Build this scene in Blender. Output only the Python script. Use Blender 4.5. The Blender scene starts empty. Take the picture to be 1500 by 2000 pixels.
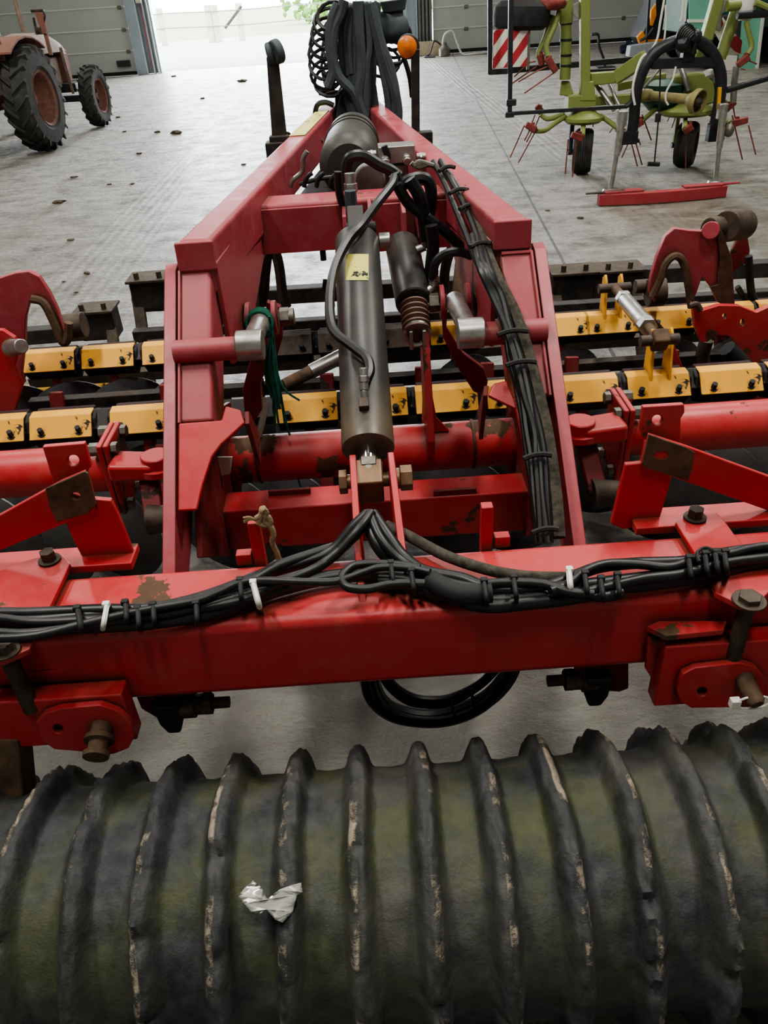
import bpy, bmesh, math, random
from mathutils import Vector, Matrix, Quaternion, noise
random.seed(7)
C = bpy.context.scene.collection
PI = math.pi
V = Vector
# ---------------------------------------------------------------- camera
H = 1.9
PITCH, ROLL, F = math.radians(34.5), math.radians(3.9), 1500.0
r0, u0 = V((1, 0, 0)), V((0, math.sin(PITCH), math.cos(PITCH)))
FW = V((0, math.cos(PITCH), -math.sin(PITCH)))
RT = math.cos(ROLL) * r0 - math.sin(ROLL) * u0
UP = math.sin(ROLL) * r0 + math.cos(ROLL) * u0
CAM = V((0, 0, H))
cd = bpy.data.cameras.new('camera'); cam = bpy.data.objects.new('camera', cd); C.objects.link(cam)
m = Matrix.Identity(4)
for i in range(3):
    m[i][0], m[i][1], m[i][2], m[i][3] = RT[i], UP[i], -FW[i], CAM[i]
cam.matrix_world = m
cd.sensor_fit = 'VERTICAL'; cd.sensor_height = 24.0; cd.lens = 24.0 * F / 2000.0; cd.clip_end = 400
bpy.context.scene.camera = cam

def W(px, py, X=None, Y=None, Z=None, P=None, N=None):
    """a point of the room seen in the photo at (px,py), on a real plane"""
    d = FW * F + RT * (px - 750) + UP * (1000 - py)
    if Y is not None: t = Y / d.y
    elif X is not None: t = X / d.x
    elif Z is not None: t = (Z - H) / d.z
    else: t = (P - CAM).dot(N) / d.dot(N)
    return CAM + d * t
XC = -0.035                                    # centre line of the harrow
def slant(Y0, Z0, ang):
    a = math.radians(ang); n = V((0, -math.sin(a), math.cos(a)))
    return lambda px, py, off=0.0: W(px, py, P=V((0, Y0, Z0)) + n * off, N=n)
TP = slant(1.50, .76, 41.0)                     # rear face of the two uprights
CP = slant(1.65, .95, 25.0)                     # plane of the big ram's axis

# ---------------------------------------------------------------- materials
MATS = {}
def nodes(name):
    m = bpy.data.materials.new(name); m.use_nodes = True
    nt = m.node_tree; b = nt.nodes['Principled BSDF']; return m, nt, b
def N_(nt, t, **k):
    n = nt.nodes.new(t)
    for a, v in k.items():
        if a in n.inputs: n.inputs[a].default_value = v
        else: setattr(n, a, v)
    return n
def ramp(nt, fac, stops):
    r = nt.nodes.new('ShaderNodeValToRGB'); e = r.color_ramp.elements
    e[0].position, e[0].color = stops[0][0], stops[0][1]
    e[1].position, e[1].color = stops[-1][0], stops[-1][1]
    for p, c in stops[1:-1]:
        q = e.new(p); q.color = c
    nt.links.new(fac, r.inputs[0]); return r.outputs[0]
def rgb(c): return (c[0], c[1], c[2], 1)
def mix(nt, f, a, b):
    n = nt.nodes.new('ShaderNodeMix'); n.data_type = 'RGBA'
    for s, v in ((0, f), (6, a), (7, b)):
        if hasattr(v, 'links') or hasattr(v, 'is_linked'): nt.links.new(v, n.inputs[s])
        else: n.inputs[s].default_value = v
    return n.outputs[2]
def g(v): return (v, v, v, 1)
def tex(nt, scale, detail=6, rough=.6, stretch=None, typ='ShaderNodeTexNoise'):
    tc = nt.nodes.new('ShaderNodeTexCoord'); src = tc.outputs['Object']
    if stretch:
        mp = nt.nodes.new('ShaderNodeMapping'); mp.inputs['Scale'].default_value = stretch
        nt.links.new(src, mp.inputs[0]); src = mp.outputs[0]
    n = nt.nodes.new(typ); n.inputs['Scale'].default_value = scale
    if 'Detail' in n.inputs: n.inputs['Detail'].default_value = detail
    if 'Roughness' in n.inputs: n.inputs['Roughness'].default_value = rough
    nt.links.new(src, n.inputs['Vector']); return n.outputs[0]
def bump(nt, b, h, strength, dist=.01):
    n = nt.nodes.new('ShaderNodeBump'); n.inputs['Strength'].default_value = strength; n.inputs['Distance'].default_value = dist
    nt.links.new(h, n.inputs['Height']); nt.links.new(n.outputs[0], b.inputs['Normal'])
def paint(name, col, under, chips=.60, rough=.38, scale=7, var=.12, metal=0, dust=(.35, .22, .14), dustamt=.18, grime=True):
    """paint with irregular chips down to `under`, a film of dust and slight mottling"""
    m, nt, b = nodes(name)
    a = tex(nt, scale, 9, .62); mask = ramp(nt, a, [(chips, g(0)), (chips + .012, g(1))])
    v = tex(nt, 2.3, 4, .6)
    c2 = mix(nt, ramp(nt, v, [(.3, g(0)), (.75, g(1))]), rgb(col), rgb([x * (1 - var) for x in col]))
    d = tex(nt, 14, 8, .7); df = ramp(nt, d, [(.45, g(0)), (.8, g(dustamt))])
    c3 = mix(nt, df, c2, rgb(dust))
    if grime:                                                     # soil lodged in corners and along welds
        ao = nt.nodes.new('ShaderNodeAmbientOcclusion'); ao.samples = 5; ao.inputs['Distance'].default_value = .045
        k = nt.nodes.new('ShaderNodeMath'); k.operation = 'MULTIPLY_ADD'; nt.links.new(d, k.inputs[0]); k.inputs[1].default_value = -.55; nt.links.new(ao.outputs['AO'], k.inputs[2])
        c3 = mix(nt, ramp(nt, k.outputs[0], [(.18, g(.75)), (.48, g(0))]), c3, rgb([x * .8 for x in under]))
    un = mix(nt, tex(nt, 60, 4, .7), rgb(under), rgb([x * .45 for x in under]))
    fin = mix(nt, mask, c3, un)
    nt.links.new(fin, b.inputs['Base Color'])
    rr = ramp(nt, d, [(.3, g(rough)), (.8, g(min(1, rough + .25)))])
    r2 = mix(nt, mask, rr, g(.85)); nt.links.new(r2, b.inputs['Roughness'])
    b.inputs['Metallic'].default_value = metal
    bump(nt, b, mask, -.25, .002)
    return m
def plain(name, col, rough=.5, metal=0, var=.3, scale=25, bmp=.0, under=None):
    m, nt, b = nodes(name)
    a = tex(nt, scale, 6, .65)
    lo = rgb([x * (1 - var) for x in col]) if under is None else rgb(under)
    nt.links.new(mix(nt, ramp(nt, a, [(.35, g(0)), (.68, g(1))]), rgb(col), lo), b.inputs['Base Color'])
    b.inputs['Roughness'].default_value = rough; b.inputs['Metallic'].default_value = metal
    if bmp: bump(nt, b, a, bmp, .004)
    return m
RUST = (.12, .065, .035)
M = dict(
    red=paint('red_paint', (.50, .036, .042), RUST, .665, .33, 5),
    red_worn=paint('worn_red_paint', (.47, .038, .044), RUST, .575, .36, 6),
    red_far=paint('hazed_red_paint', (.37, .055, .070), RUST, .68, .38, 5, dust=(.42, .24, .22), dustamt=.3),  # far frame: red made paler and pinker, backlight haze put into the colour
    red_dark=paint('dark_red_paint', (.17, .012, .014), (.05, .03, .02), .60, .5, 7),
    red_bar=paint('faded_red_paint', (.33, .035, .045), RUST, .66, .6, 5),
    yellow=paint('yellow_paint', (.78, .40, .045), (.06, .04, .03), .63, .45, 14, var=.08, dustamt=.1),
    black=paint('black_paint', (.018, .017, .017), (.07, .045, .03), .62, .5, 9),
    iron=plain('dirty_iron', (.10, .075, .055), .65, .3, .6, 18, .3),
    brown=plain('brown_rust', (.14, .085, .05), .8, .1, .6, 22, .5),
    disc=plain('worn_disc_steel', (.17, .175, .185), .45, .6, .5, 5, .05),
    steel=plain('galvanised_steel', (.50, .49, .46), .36, .85, .4, 20, .05),
    chrome=plain('chrome_rod', (.8, .8, .8), .12, 1, .05, 10),
    bolt=plain('dull_bolt_steel', (.26, .24, .2), .5, .7, .5, 30, .1),
    brass=plain('brown_zinc_block', (.27, .17, .10), .45, .5, .35, 12),
    hose=plain('black_rubber_hose', (.014, .014, .015), .42, 0, .5, 40, .1),
    dirty_hose=plain('dusty_braided_sleeve', (.085, .075, .055), .9, 0, .7, 50, .8),
    ram=plain('matt_black_ram', (.022, .023, .024), .42, 0, .35, 6, .03, under=(.055, .05, .042)),
    tank=plain('grey_brown_tank', (.05, .047, .04), .5, .1, .35, 5, .05),
    rubber=plain('black_rubber', (.02, .02, .021), .75, 0, .4, 12, .3),
    tyre=plain('dusty_tyre', (.062, .060, .058), .85, 0, .5, 9, .4),
    white=plain('white_plastic', (.75, .74, .66), .45, 0, .08, 20),
    sticker=paint('yellow_sticker', (.68, .62, .14), (.03, .03, .03), .59, .5, 22),
    green=paint('lime_green_paint', (.215, .265, .075), (.10, .12, .04), .68, .4, 8),
    olive=plain('olive_shaft_guard', (.30, .25, .10), .55, 0, .4, 8),
    tine_red=plain('red_tine_holder', (.27, .055, .045), .7, 0, .4, 20),
    tine=plain('rusty_tine', (.25, .075, .045), .6, .2, .4, 20),
    blk_metal=plain('black_metal', (.030, .033, .038), .4, .2, .4, 12),
    rim_red=plain('maroon_rim', (.20, .03, .035), .5, 0, .3, 12),
    rim_old=plain('faded_salmon_rim', (.27, .13, .10), .8, 0, .4, 14),
    old_red=plain('faded_tractor_paint', (.30, .115, .085), .8, 0, .45, 5, .1, under=(.17, .10, .08)),
    old_tan=plain('dusty_tractor_engine', (.32, .24, .19), .8, .1, .5, 10, .3),
    amber=plain('amber_lens', (.80, .22, .03), .3, 0, .3, 20),
    rope=plain('tan_rope', (.42, .32, .18), .9, 0, .5, 60, .8),
    gtwine=plain('green_twine', (.01, .16, .10), .8, 0, .5, 60, .5),
    wood=plain('pale_timber', (.55, .46, .32), .7, 0, .3, 12),
    orange=plain('orange_panel', (.80, .28, .03), .5, 0, .25, 8),
    teal=plain('pale_teal_panel', (.20, .50, .38), .25, 0, .15, 2),
    darkgreen=plain('dark_green_panel', (.02, .09, .06), .5, 0, .4, 5),
    navy=plain('dark_blue_cloth', (.02, .025, .06), .9, 0, .4, 20),
    mud=plain('dried_mud', (.13, .10, .07), .95, 0, .5, 40, .5),
)
def dirty_end(m):                                  # the lower end of the ram is brown with dried soil
    nt = m.node_tree; b = nt.nodes['Principled BSDF']; src = b.inputs['Base Color'].links[0].from_socket
    tc = nt.nodes.new('ShaderNodeTexCoord'); sp = nt.nodes.new('ShaderNodeSeparateXYZ'); nt.links.new(tc.outputs['Object'], sp.inputs[0])
    ad = nt.nodes.new('ShaderNodeMath'); ad.operation = 'MULTIPLY_ADD'; nt.links.new(tex(nt, 14, 6, .7), ad.inputs[0]); ad.inputs[1].default_value = .10; nt.links.new(sp.outputs[2], ad.inputs[2])
    nt.links.new(mix(nt, ramp(nt, ad.outputs[0], [(0, g(.75)), (1, g(0))]) if False else mr(nt, ad.outputs[0], 1.05, 1.13, .8, 0), src, (.13, .10, .065, 1)), b.inputs['Base Color'])
def mr(nt, v, a, b_, c, d):
    n = nt.nodes.new('ShaderNodeMapRange'); nt.links.new(v, n.inputs[0])
    for i, x in enumerate((a, b_, c, d)): n.inputs[i + 1].default_value = x
    return n.outputs[0]
dirty_end(M['ram'])
def emit(name, col, s):
    m, nt, b = nodes(name); b.inputs['Emission Color'].default_value = rgb(col); b.inputs['Emission Strength'].default_value = s
    b.inputs['Base Color'].default_value = rgb(col); return m

# ---------------------------------------------------------------- mesh helpers
def frame(axis, up=None):
    z = V(axis).normalized(); u = V(up) if up is not None else V((0, 0, 1))
    if abs(z.dot(u.normalized())) > .98: u = V((0, 1, 0)) if abs(z.y) < .9 else V((1, 0, 0))
    x = u.cross(z).normalized(); y = z.cross(x); return x, y, z
class MB:
    def __init__(s): s.bm = bmesh.new()
    def hull(s, ring_list, caps=True, closed=True):
        bm = s.bm; R = [[bm.verts.new(p) for p in r] for r in ring_list]
        n = len(R[0])
        for a, b in zip(R[:-1], R[1:]):
            for i in range(n if closed else n - 1):
                j = (i + 1) % n
                try: bm.faces.new((a[i], a[j], b[j], b[i]))
                except ValueError: pass
        if caps and n > 2:
            bm.faces.new(list(reversed(R[0]))); bm.faces.new(R[-1])
        return s
    def box(s, c, size, rz=0, rx=0, ry=0):
        mt = Matrix.Translation(c) @ Matrix.Rotation(rz, 4, 'Z') @ Matrix.Rotation(ry, 4, 'Y') @ Matrix.Rotation(rx, 4, 'X')
        x, y, z = [k / 2 for k in size]
        a = [mt @ V(p) for p in ((-x, -y, -z), (x, -y, -z), (x, y, -z), (-x, y, -z))]
        b = [mt @ V(p) for p in ((-x, -y, z), (x, -y, z), (x, y, z), (-x, y, z))]
        return s.hull([a, b])
    def bar(s, p, q, w, h, up=None, w2=None, h2=None):
        p, q = V(p), V(q); x, y, z = frame(q - p, up); w2 = w2 or w; h2 = h2 or h
        f = lambda c, w, h: [c - x * w / 2 - y * h / 2, c + x * w / 2 - y * h / 2, c + x * w / 2 + y * h / 2, c - x * w / 2 + y * h / 2]
        return s.hull([f(p, w, h), f(q, w2, h2)])
    def tube(s, p, q, r, r2=None, seg=20):
        p, q = V(p), V(q); x, y, z = frame(q - p); r2 = r if r2 is None else r2
        f = lambda c, r: [c + (x * math.cos(a) + y * math.sin(a)) * r for a in [2 * PI * i / seg for i in range(seg)]]
        return s.hull([f(p, r), f(q, r2)])
    def lathe(s, o, axis, prof, seg=28, jit=None, caps=False):
        """prof: (distance along axis, radius)"""
        o = V(o); x, y, z = frame(axis); rings = []
        for (t, r) in prof:
            rings.append([o + z * t + (x * math.cos(2 * PI * i / seg) + y * math.sin(2 * PI * i / seg)) * r for i in range(seg)])
        return s.hull(rings, caps)
    def path(s, pts, r, seg=8, smooth=True, res=6, taper=None):
        pts = [V(p) for p in pts]
        if smooth and len(pts) > 2:
            out = []
            for i in range(len(pts) - 1):
                p0 = pts[max(i - 1, 0)]; p1 = pts[i]; p2 = pts[i + 1]; p3 = pts[min(i + 2, len(pts) - 1)]
                for k in range(res):
                    t = k / res; t2 = t * t; t3 = t2 * t
                    out.append(.5 * ((2 * p1) + (p2 - p0) * t + (2 * p0 - 5 * p1 + 4 * p2 - p3) * t2 + (3 * p1 - p0 - 3 * p2 + p3) * t3))
            out.append(pts[-1]); pts = out
        rings = []; t = (pts[1] - pts[0]).normalized(); x, y, _ = frame(t)
        for i, p in enumerate(pts):
            nt = (pts[min(i + 1, len(pts) - 1)] - pts[max(i - 1, 0)])
            if nt.length < 1e-9: nt = t
            nt = nt.normalized(); q = t.rotation_difference(nt); x = q @ x; y = q @ y; t = nt
            rr = r if taper is None else r * (1 + (taper - 1) * i / (len(pts) - 1))
            rings.append([p + (x * math.cos(2 * PI * k / seg) + y * math.sin(2 * PI * k / seg)) * rr for k in range(seg)])
        return s.hull(rings)
    def plate(s, pts, thick, holes=(), direction=None):
        """flat polygon (world points) with holes, extruded by `thick` (vector, or length along its normal)"""
        bm = s.bm; pts = [V(p) for p in pts]
        es = []; vs_all = []
        nrm = V((0, 0, 0)); c = pts[0]
        for a, b in zip(pts[1:-1], pts[2:]): nrm += (a - c).cross(b - c)
        nrm.normalize()
        th = V(thick) if not isinstance(thick, (int, float)) else nrm * thick
        for loop in [pts] + [[V(p) for p in h] for h in holes]:
            vs = [bm.verts.new(p) for p in loop]; vs_all += vs
            es += [bm.edges.new((vs[i], vs[(i + 1) % len(vs)])) for i in range(len(vs))]
        res = bmesh.ops.triangle_fill(bm, edges=es, use_beauty=True, use_dissolve=False, normal=nrm)
        fs = [f for f in res['geom'] if isinstance(f, bmesh.types.BMFace)]
        ex = bmesh.ops.extrude_face_region(bm, geom=fs)
        nv = [v for v in ex['geom'] if isinstance(v, bmesh.types.BMVert)]
        bmesh.ops.translate(bm, verts=nv, vec=th)
        return s
    def nut(s, c, axis, r, h):
        c = V(c); a = V(axis).normalized(); return s.tube(c, c + a * h, r, r, 6)
    def sphere(s, c, r, sub=2, sc=(1, 1, 1), jit=0, seed=0):
        mt = Matrix.Translation(c) @ Matrix.Diagonal((sc[0], sc[1], sc[2], 1))
        res = bmesh.ops.create_icosphere(s.bm, subdivisions=sub, radius=r, matrix=mt)
        if jit:
            for v in res['verts']:
                v.co += (v.co - V(c)) * jit * noise.noise(v.co * (1.3 / r) + V((seed, 0, 0)))
        return s
    def build(s, name, mat, parent=None, bevel=0, seg=2, smooth=40, kind=None, label=None, loc=None):
        me = bpy.data.meshes.new(name); bm = s.bm
        bmesh.ops.recalc_face_normals(bm, faces=bm.faces)
        for f in bm.faces: f.smooth = True
        bm.to_mesh(me); bm.free()
        me.set_sharp_from_angle(angle=math.radians(smooth))
        o = bpy.data.objects.new(name, me); C.objects.link(o)
        me.materials.append(M[mat] if isinstance(mat, str) else mat)
        if parent is not None:
            o.parent = parent
            if parent.type == 'EMPTY' and parent.get('_world'): o.location = -V(parent.location)
        if loc is not None: o.location = loc
        if bevel:
            b = o.modifiers.new('bevel', 'BEVEL'); b.width = bevel; b.segments = seg; b.limit_method = 'ANGLE'; b.angle_limit = math.radians(35)
            b.harden_normals = True
        if kind: o['kind'] = kind
        if label: o['label'] = label
        return o
def tag(o, label, cat, group=None, kind=None):
    o['label'] = label; o['category'] = cat
    if group: o['group'] = group
    if kind: o['kind'] = kind
    return o
def thing(name, label, cat, loc, rz=0, world=False, group=None):
    o = bpy.data.objects.new(name, None); C.objects.link(o); o.location = loc; o.rotation_euler = (0, 0, rz)
    o.empty_display_size = .1
    if world: o['_world'] = 1
    return tag(o, label, cat, group)
def copy_tree(o, parent=None):
    c = o.copy(); C.objects.link(c); c.parent = parent
    for ch in [k for k in bpy.data.objects if k.parent == o]: copy_tree(ch, c)
    return c
def arc(c, r, a0, a1, n, f):
    """points of an arc through f(x,y)"""
    return [f(c[0] + r * math.cos(math.radians(a0 + (a1 - a0) * i / n)), c[1] - r * math.sin(math.radians(a0 + (a1 - a0) * i / n))) for i in range(n + 1)]
def hole_px(cx, cy, rx, ry, f, n=16):
    return [f(cx + rx * math.cos(2 * PI * i / n), cy + ry * math.sin(2 * PI * i / n)) for i in range(n)]
# ================================================================ SETTING
WY = 27.4                                       # front wall with the doors
def struct(name, mb, mat, bevel=0, parent=None):
    o = mb.build(name, mat, parent, bevel)
    if parent is None: o['kind'] = 'structure'
    return o
def floor_mat():
    m, nt, b = nodes('damp_concrete')
    L = nt.links.new
    tc = nt.nodes.new('ShaderNodeTexCoord'); ob = tc.outputs['Object']
    sep = nt.nodes.new('ShaderNodeSeparateXYZ'); L(ob, sep.inputs[0])
    def math_(op, a, bb=None, c=None):
        n = nt.nodes.new('ShaderNodeMath'); n.operation = op
        for i, v in enumerate((a, bb, c)):
            if v is None: continue
            if isinstance(v, (int, float)): n.inputs[i].default_value = v
            else: L(v, n.inputs[i])
        return n.outputs[0]
    big = tex(nt, .45, 5, .6); mid = tex(nt, 2.8, 12, .78); fine = tex(nt, 16, 8, .75)
    streak = tex(nt, 1.6, 9, .7, (1.3, 3.4, 1))          # smeared across by tyres
    base = mix(nt, ramp(nt, mid, [(.36, g(0)), (.62, g(1))]), (.56, .53, .465, 1), (.16, .14, .11, 1))
    base = mix(nt, ramp(nt, big, [(.50, g(0)), (.66, g(.55))]), base, (.31, .25, .175, 1))
    base = mix(nt, ramp(nt, streak, [(.52, g(0)), (.62, g(.8))]), base, (.56, .54, .49, 1))
    base = mix(nt, ramp(nt, fine, [(.57, g(0)), (.68, g(.6))]), base, (.13, .11, .085, 1))
    # the mottling gives way to a plain paler grey close to the camera
    near = ramp(nt, math_('MULTIPLY', sep.outputs[1], .2), [(.25, g(.75)), (.6, g(0))])
    base = mix(nt, near, base, (.50, .49, .45, 1))
    # saw-cut joint
    jx = math_('SUBTRACT', sep.outputs[0], math_('ADD', math_('MULTIPLY', sep.outputs[1], .07), 1.13))
    jm = math_('LESS_THAN', math_('ABSOLUTE', jx), .012)
    base = mix(nt, jm, base, (.08, .07, .06, 1))
    # ribbed tyre tracks running towards the door
    def band(x0, k, wd):
        d = math_('ABSOLUTE', math_('SUBTRACT', sep.outputs[0], math_('ADD', math_('MULTIPLY', sep.outputs[1], k), x0)))
        return ramp(nt, math_('DIVIDE', d, wd), [(.75, g(1)), (1.0, g(0))])
    wv = nt.nodes.new('ShaderNodeTexWave'); wv.inputs['Scale'].default_value = 3.2; wv.inputs['Distortion'].default_value = 1.2; wv.inputs['Detail'].default_value = 3
    wv.bands_direction = 'X'; L(ob, wv.inputs[0])
    wv2 = nt.nodes.new('ShaderNodeTexWave'); wv2.inputs['Scale'].default_value = 3.5; wv2.inputs['Distortion'].default_value = 2; wv2.bands_direction = 'Y'; L(ob, wv2.inputs[0])
    tread = math_('MULTIPLY', wv.outputs[1], math_('ADD', math_('MULTIPLY', wv2.outputs[1], .5), .5))
    tb = math_('MAXIMUM', band(-2.55, .02, .30), math_('MAXIMUM', band(-1.9, -.035, .18), band(2.9, -.03, .22)))
    tf = math_('MULTIPLY', tb, math_('MULTIPLY', tread, .5))
    base = mix(nt, tf, base, (.52, .50, .46, 1))
    L(base, b.inputs['Base Color'])
    L(ramp(nt, mid, [(.32, g(.20)), (.58, g(.42)), (.75, g(.65))]), b.inputs['Roughness'])
    hh = math_('ADD', math_('MULTIPLY', streak, 1.0), math_('ADD', math_('MULTIPLY', fine, .9), math_('MULTIPLY', tf, .5)))
    bump(nt, b, hh, 1.0, .07)
    return m
FLOOR = floor_mat()
struct('floor', MB().box((0, 10.2, -.1), (30, 34.4, .2)), FLOOR)
conc = plain('outdoor_concrete', (.62, .60, .55), .8, 0, .2, 2, .2)
grass = plain('bleached_grass', (.42, .47, .26), .9, 0, .3, 3, .3)
struct('ground_yard', MB().box((0, 37.5, -.11), (60, 20.2, .2)), conc)
struct('ground_field', MB().box((0, 90, -.12), (160, 85, .2)), grass)
wallm = plain('pale_wall_cladding', (.50, .51, .48), .6, 0, .1, 3)
ceilm = plain('ceiling_sheet', (.45, .45, .43), .8, 0, .1, 3)
struct('wall_left', MB().box((-15.1, 10.2, 3.4), (.2, 34.4, 6.8)), wallm)
struct('wall_right', MB().box((15.1, 10.2, 3.4), (.2, 34.4, 6.8)), wallm)
struct('wall_back', MB().box((0, -7.1, 3.4), (30, .2, 6.8)), wallm)
struct('ceiling', MB().box((0, 10.2, 6.9), (30.4, 34.8, .2)), ceilm)
A_ = W(270, 138, Y=WY).x; B_ = W(316, 133, Y=WY).x; C_ = W(783, 104, Y=WY).x; D_ = W(846, 96, Y=WY).x
DH = 4.6
wf = MB()
wf.box((0, WY + .3, (DH + 6.8) / 2), (30, .2, 6.8 - DH))
wf.box(((-15 + A_ - 7.2) / 2, WY + .3, DH / 2), (15 + A_ - 7.2, .2, DH)) if A_ - 7.2 > -15 else None
wf.box(((15 + 13.5) / 2, WY + .3, DH / 2), (1.5, .2, DH))
struct('wall_front', wf, wallm)
pane = plain('grey_door_panel', (.44, .46, .43), .5, 0, .08, 2)
seam = plain('pale_seam', (.62, .64, .60), .4, 0, .05, 10)
def sectional(name, x0, x1, ph):
    d = MB().box(((x0 + x1) / 2, WY + .12, DH / 2), (x1 - x0, .08, DH)).build(name, pane, None, 0)
    d['kind'] = 'structure'
    z = .09; n = 0
    s = MB()
    while z + ph < DH:
        z += ph
        s.box(((x0 + x1) / 2, WY + .07, z), (x1 - x0, .03, .035))
    s.build('panel_seam', seam, d)
    s = MB().box(((x0 + x1) / 2, WY + .06, .05), (x1 - x0, .06, .1)); s.build('bottom_seal', 'rubber', d)
    z = .09 + ph
    while z < DH:
        x = x0 + 1.0
        while x < x1:
            h = MB().box((x, WY + .06, z - .03), (.12, .05, .09)); h.build('hinge', 'bolt', d, .01); x += 2.4
        z += ph
    MB().box((x1 - .35, WY + .02, .32), (.4, .12, .16)).build('handle', 'blk_metal', d, .01)
    return d
sectional('door_1', -15, A_ - .05, .56)
sectional('door_2', D_ + .02, 13.4, .56)
# frame posts each side of the opening, with their door rails
fr = plain('galvanised_post', (.36, .42, .47), .45, .3, .1, 4)
rail = plain('bright_rail', (.66, .70, .72), .35, .5, .1, 4)
redcable = plain('red_rope', (.4, .03, .03), .6)
def post(name, x0, x1, parts):
    p = MB(); w = x1 - x0
    p.box((x0 + w * .2, WY - .02, DH / 2), (w * .40, .22, DH)); p.box((x0 + w * .55, WY + .18, DH / 2), (w * .9, .08, DH)); p.box((x1 - .03, WY + .1, DH / 2), (.05, .3, DH))
    o = struct(name, p, fr, .01)
    for k, f in enumerate(parts):
        MB().box((x0 + w * f, WY - .06, DH / 2), (.045, .1, DH)).build('rail', rail, o, .005)
    return o
t1 = post('trim_1', A_, B_, (.42, .72, .88))
MB().box((A_ + (B_ - A_) * .62, WY - .12, 1.95), (.16, .12, .26)).build('control_box', plain('pale_green_box', (.62, .72, .5), .5), t1, .01)
MB().path([V((A_ + (B_ - A_) * .62, WY - .14, 1.85)), V((A_ + (B_ - A_) * .66, WY - .14, 1.0)), V((A_ + (B_ - A_) * .64, WY - .14, .1))], .011).build('pull_cord', redcable, t1)
t2 = post('trim_2', C_, D_ - .45, (.2,))
MB().box((C_ + .06, WY - .14, 2.6), (.06, .03, 3.8)).build('edge_strip', 'orange', t2)
t3 = MB().box((D_ - .235, WY + .1, DH / 2), (.44, .06, DH))
for k in range(4): t3.box((D_ - .40 + k * .11, WY, DH / 2), (.07, .14, DH))
t3 = struct('trim_3', t3, plain('dark_post', (.16, .17, .17), .5, .2, .2, 8), .01)

# outside: a wire fence with pale posts, a distant hedge
postm = plain('bleached_post', (.62, .58, .46), .9, 0, .2, 8)
wirem = plain('dark_wire', (.25, .22, .2), .5)
fy = 44.0
fence = thing('wire_fence', 'pale two-wire field fence with leaning brace post outside the open door', 'fence', (-4, fy, 0), world=True)
for px in (318, 412, 425, 472):
    p = W(px, 60, Y=fy); MB().box((p.x, fy, .75), (.28, .2, 1.5)).build('post', postm, fence, .01)
p = W(440, 55, Y=fy); q = W(472, 12, Y=fy); MB().tube((p.x, fy - .1, max(.05, p.z)), (q.x, fy - .1, q.z), .06).build('brace', 'iron', fence)
for z in (.65, 1.25):
    MB().path([V((-22 + i * 2.2, fy - .15, z + .04 * math.sin(i * 2.3))) for i in range(18)], .022, 5, res=2).build('wire', wirem, fence)
def bush(name, x, y, r, lab, grp):
    b = MB(); rr = random.Random(int(x * 10))
    for k in range(220):
        a, c, e = rr.uniform(0, 2 * PI), rr.uniform(0, 1), rr.uniform(.1, 1)
        b.sphere((x + r * e * math.cos(a) * 1.3, y + r * e * math.sin(a), .02 * r + c * r * 1.35), r * rr.uniform(.04, .11), 1, jit=.8, seed=k)
    o = b.build(name, leaf, None, 0, smooth=10)
    return tag(o, lab, 'shrub', grp)
leaf = plain('shrub_leaves', (.22, .40, .10), .8, 0, .5, 2, .3)  # one mid green with random mottling
for i, (px, lab) in enumerate(((630, 'green shrub glimpsed past the top left of the dark hose mast'), (775, 'pale green shrub seen between the hose mast and the door post'))):
    p = W(px, 10, Y=60 + 8 * i); bush('shrub', p.x + 1.0 * i, 60 + 8 * i, 2.2, lab, None)
# small things by the right-hand door
wy = 26.2
p0 = W(828, 108, Z=0); 
bx = thing('wooden_box', 'pale wooden box standing on the floor by the right door post', 'box', (p0.x + .1, p0.y, 0))
def lb(c, s, mat, par, n, bev=.01): return MB().box(c, s).build(n, mat, par, bev)
lb((0, 0, .02), (.95, .5, .04), 'wood', bx, 'base')
for sx in (-1, 1): lb((sx * .455, 0, .2), (.04, .5, .36), 'wood', bx, 'end_board')
for sy in (-1, 1): lb((0, sy * .23, .2), (.95, .04, .36), 'wood', bx, 'side_board')
p0 = W(868, 110, Z=0)
pm = thing('pump', 'small grey pump with a looped pale hose on the floor before the right door', 'pump', (p0.x, p0.y, 0))
MB().lathe((0, 0, .02), (0, 0, 1), [(0, .0), (0, .17), (.18, .17), (.24, .09), (.34, .06), (.34, 0)], 14).build('pump_body', 'bolt', pm)
MB().path([(-.05, 0, .3), (.02, 0, .55), (.25, 0, .62), (.4, .05, .3), (.55, 0, .03), (.9, -.2, .03), (1.3, -.1, .03)], .03, 8).build('hose', plain('pale_hose', (.65, .66, .62), .5), pm)
MB().path([(-.1, 0, .3), (-.3, 0, .4), (-.45, -.1, .1), (-.6, -.1, .03), (-.3, -.3, .03)], .025, 8).build('cable', 'blk_metal', pm)
# crumbs of mud on the floor
rr = random.Random(3)
MUDPX = [(345, 261, 9), (308, 259, 5), (244, 258, 4), (112, 397, 10), (214, 361, 4), (259, 360, 4), (273, 301, 5), (145, 347, 5), (472, 160, 7), (340, 150, 4), (397, 193, 4), (476, 322, 4), (230, 230, 4), (138, 470, 6), (1070, 412, 4), (1134, 427, 6), (170, 535, 7), (125, 551, 4), (150, 572, 4)]
for i, (px, py, s) in enumerate(MUDPX):
    p = W(px, py, Z=.0); r = .0055 * s * (p.y / 12)
    o = MB().sphere((p.x, p.y, r * .35), r, 2, (1.6, 1, .5), .9, i).build('mud_clod', 'mud')
    tag(o, 'small dark crumb of dried mud lying on the concrete floor', 'mud', 'mud crumbs scattered on the concrete')
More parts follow.
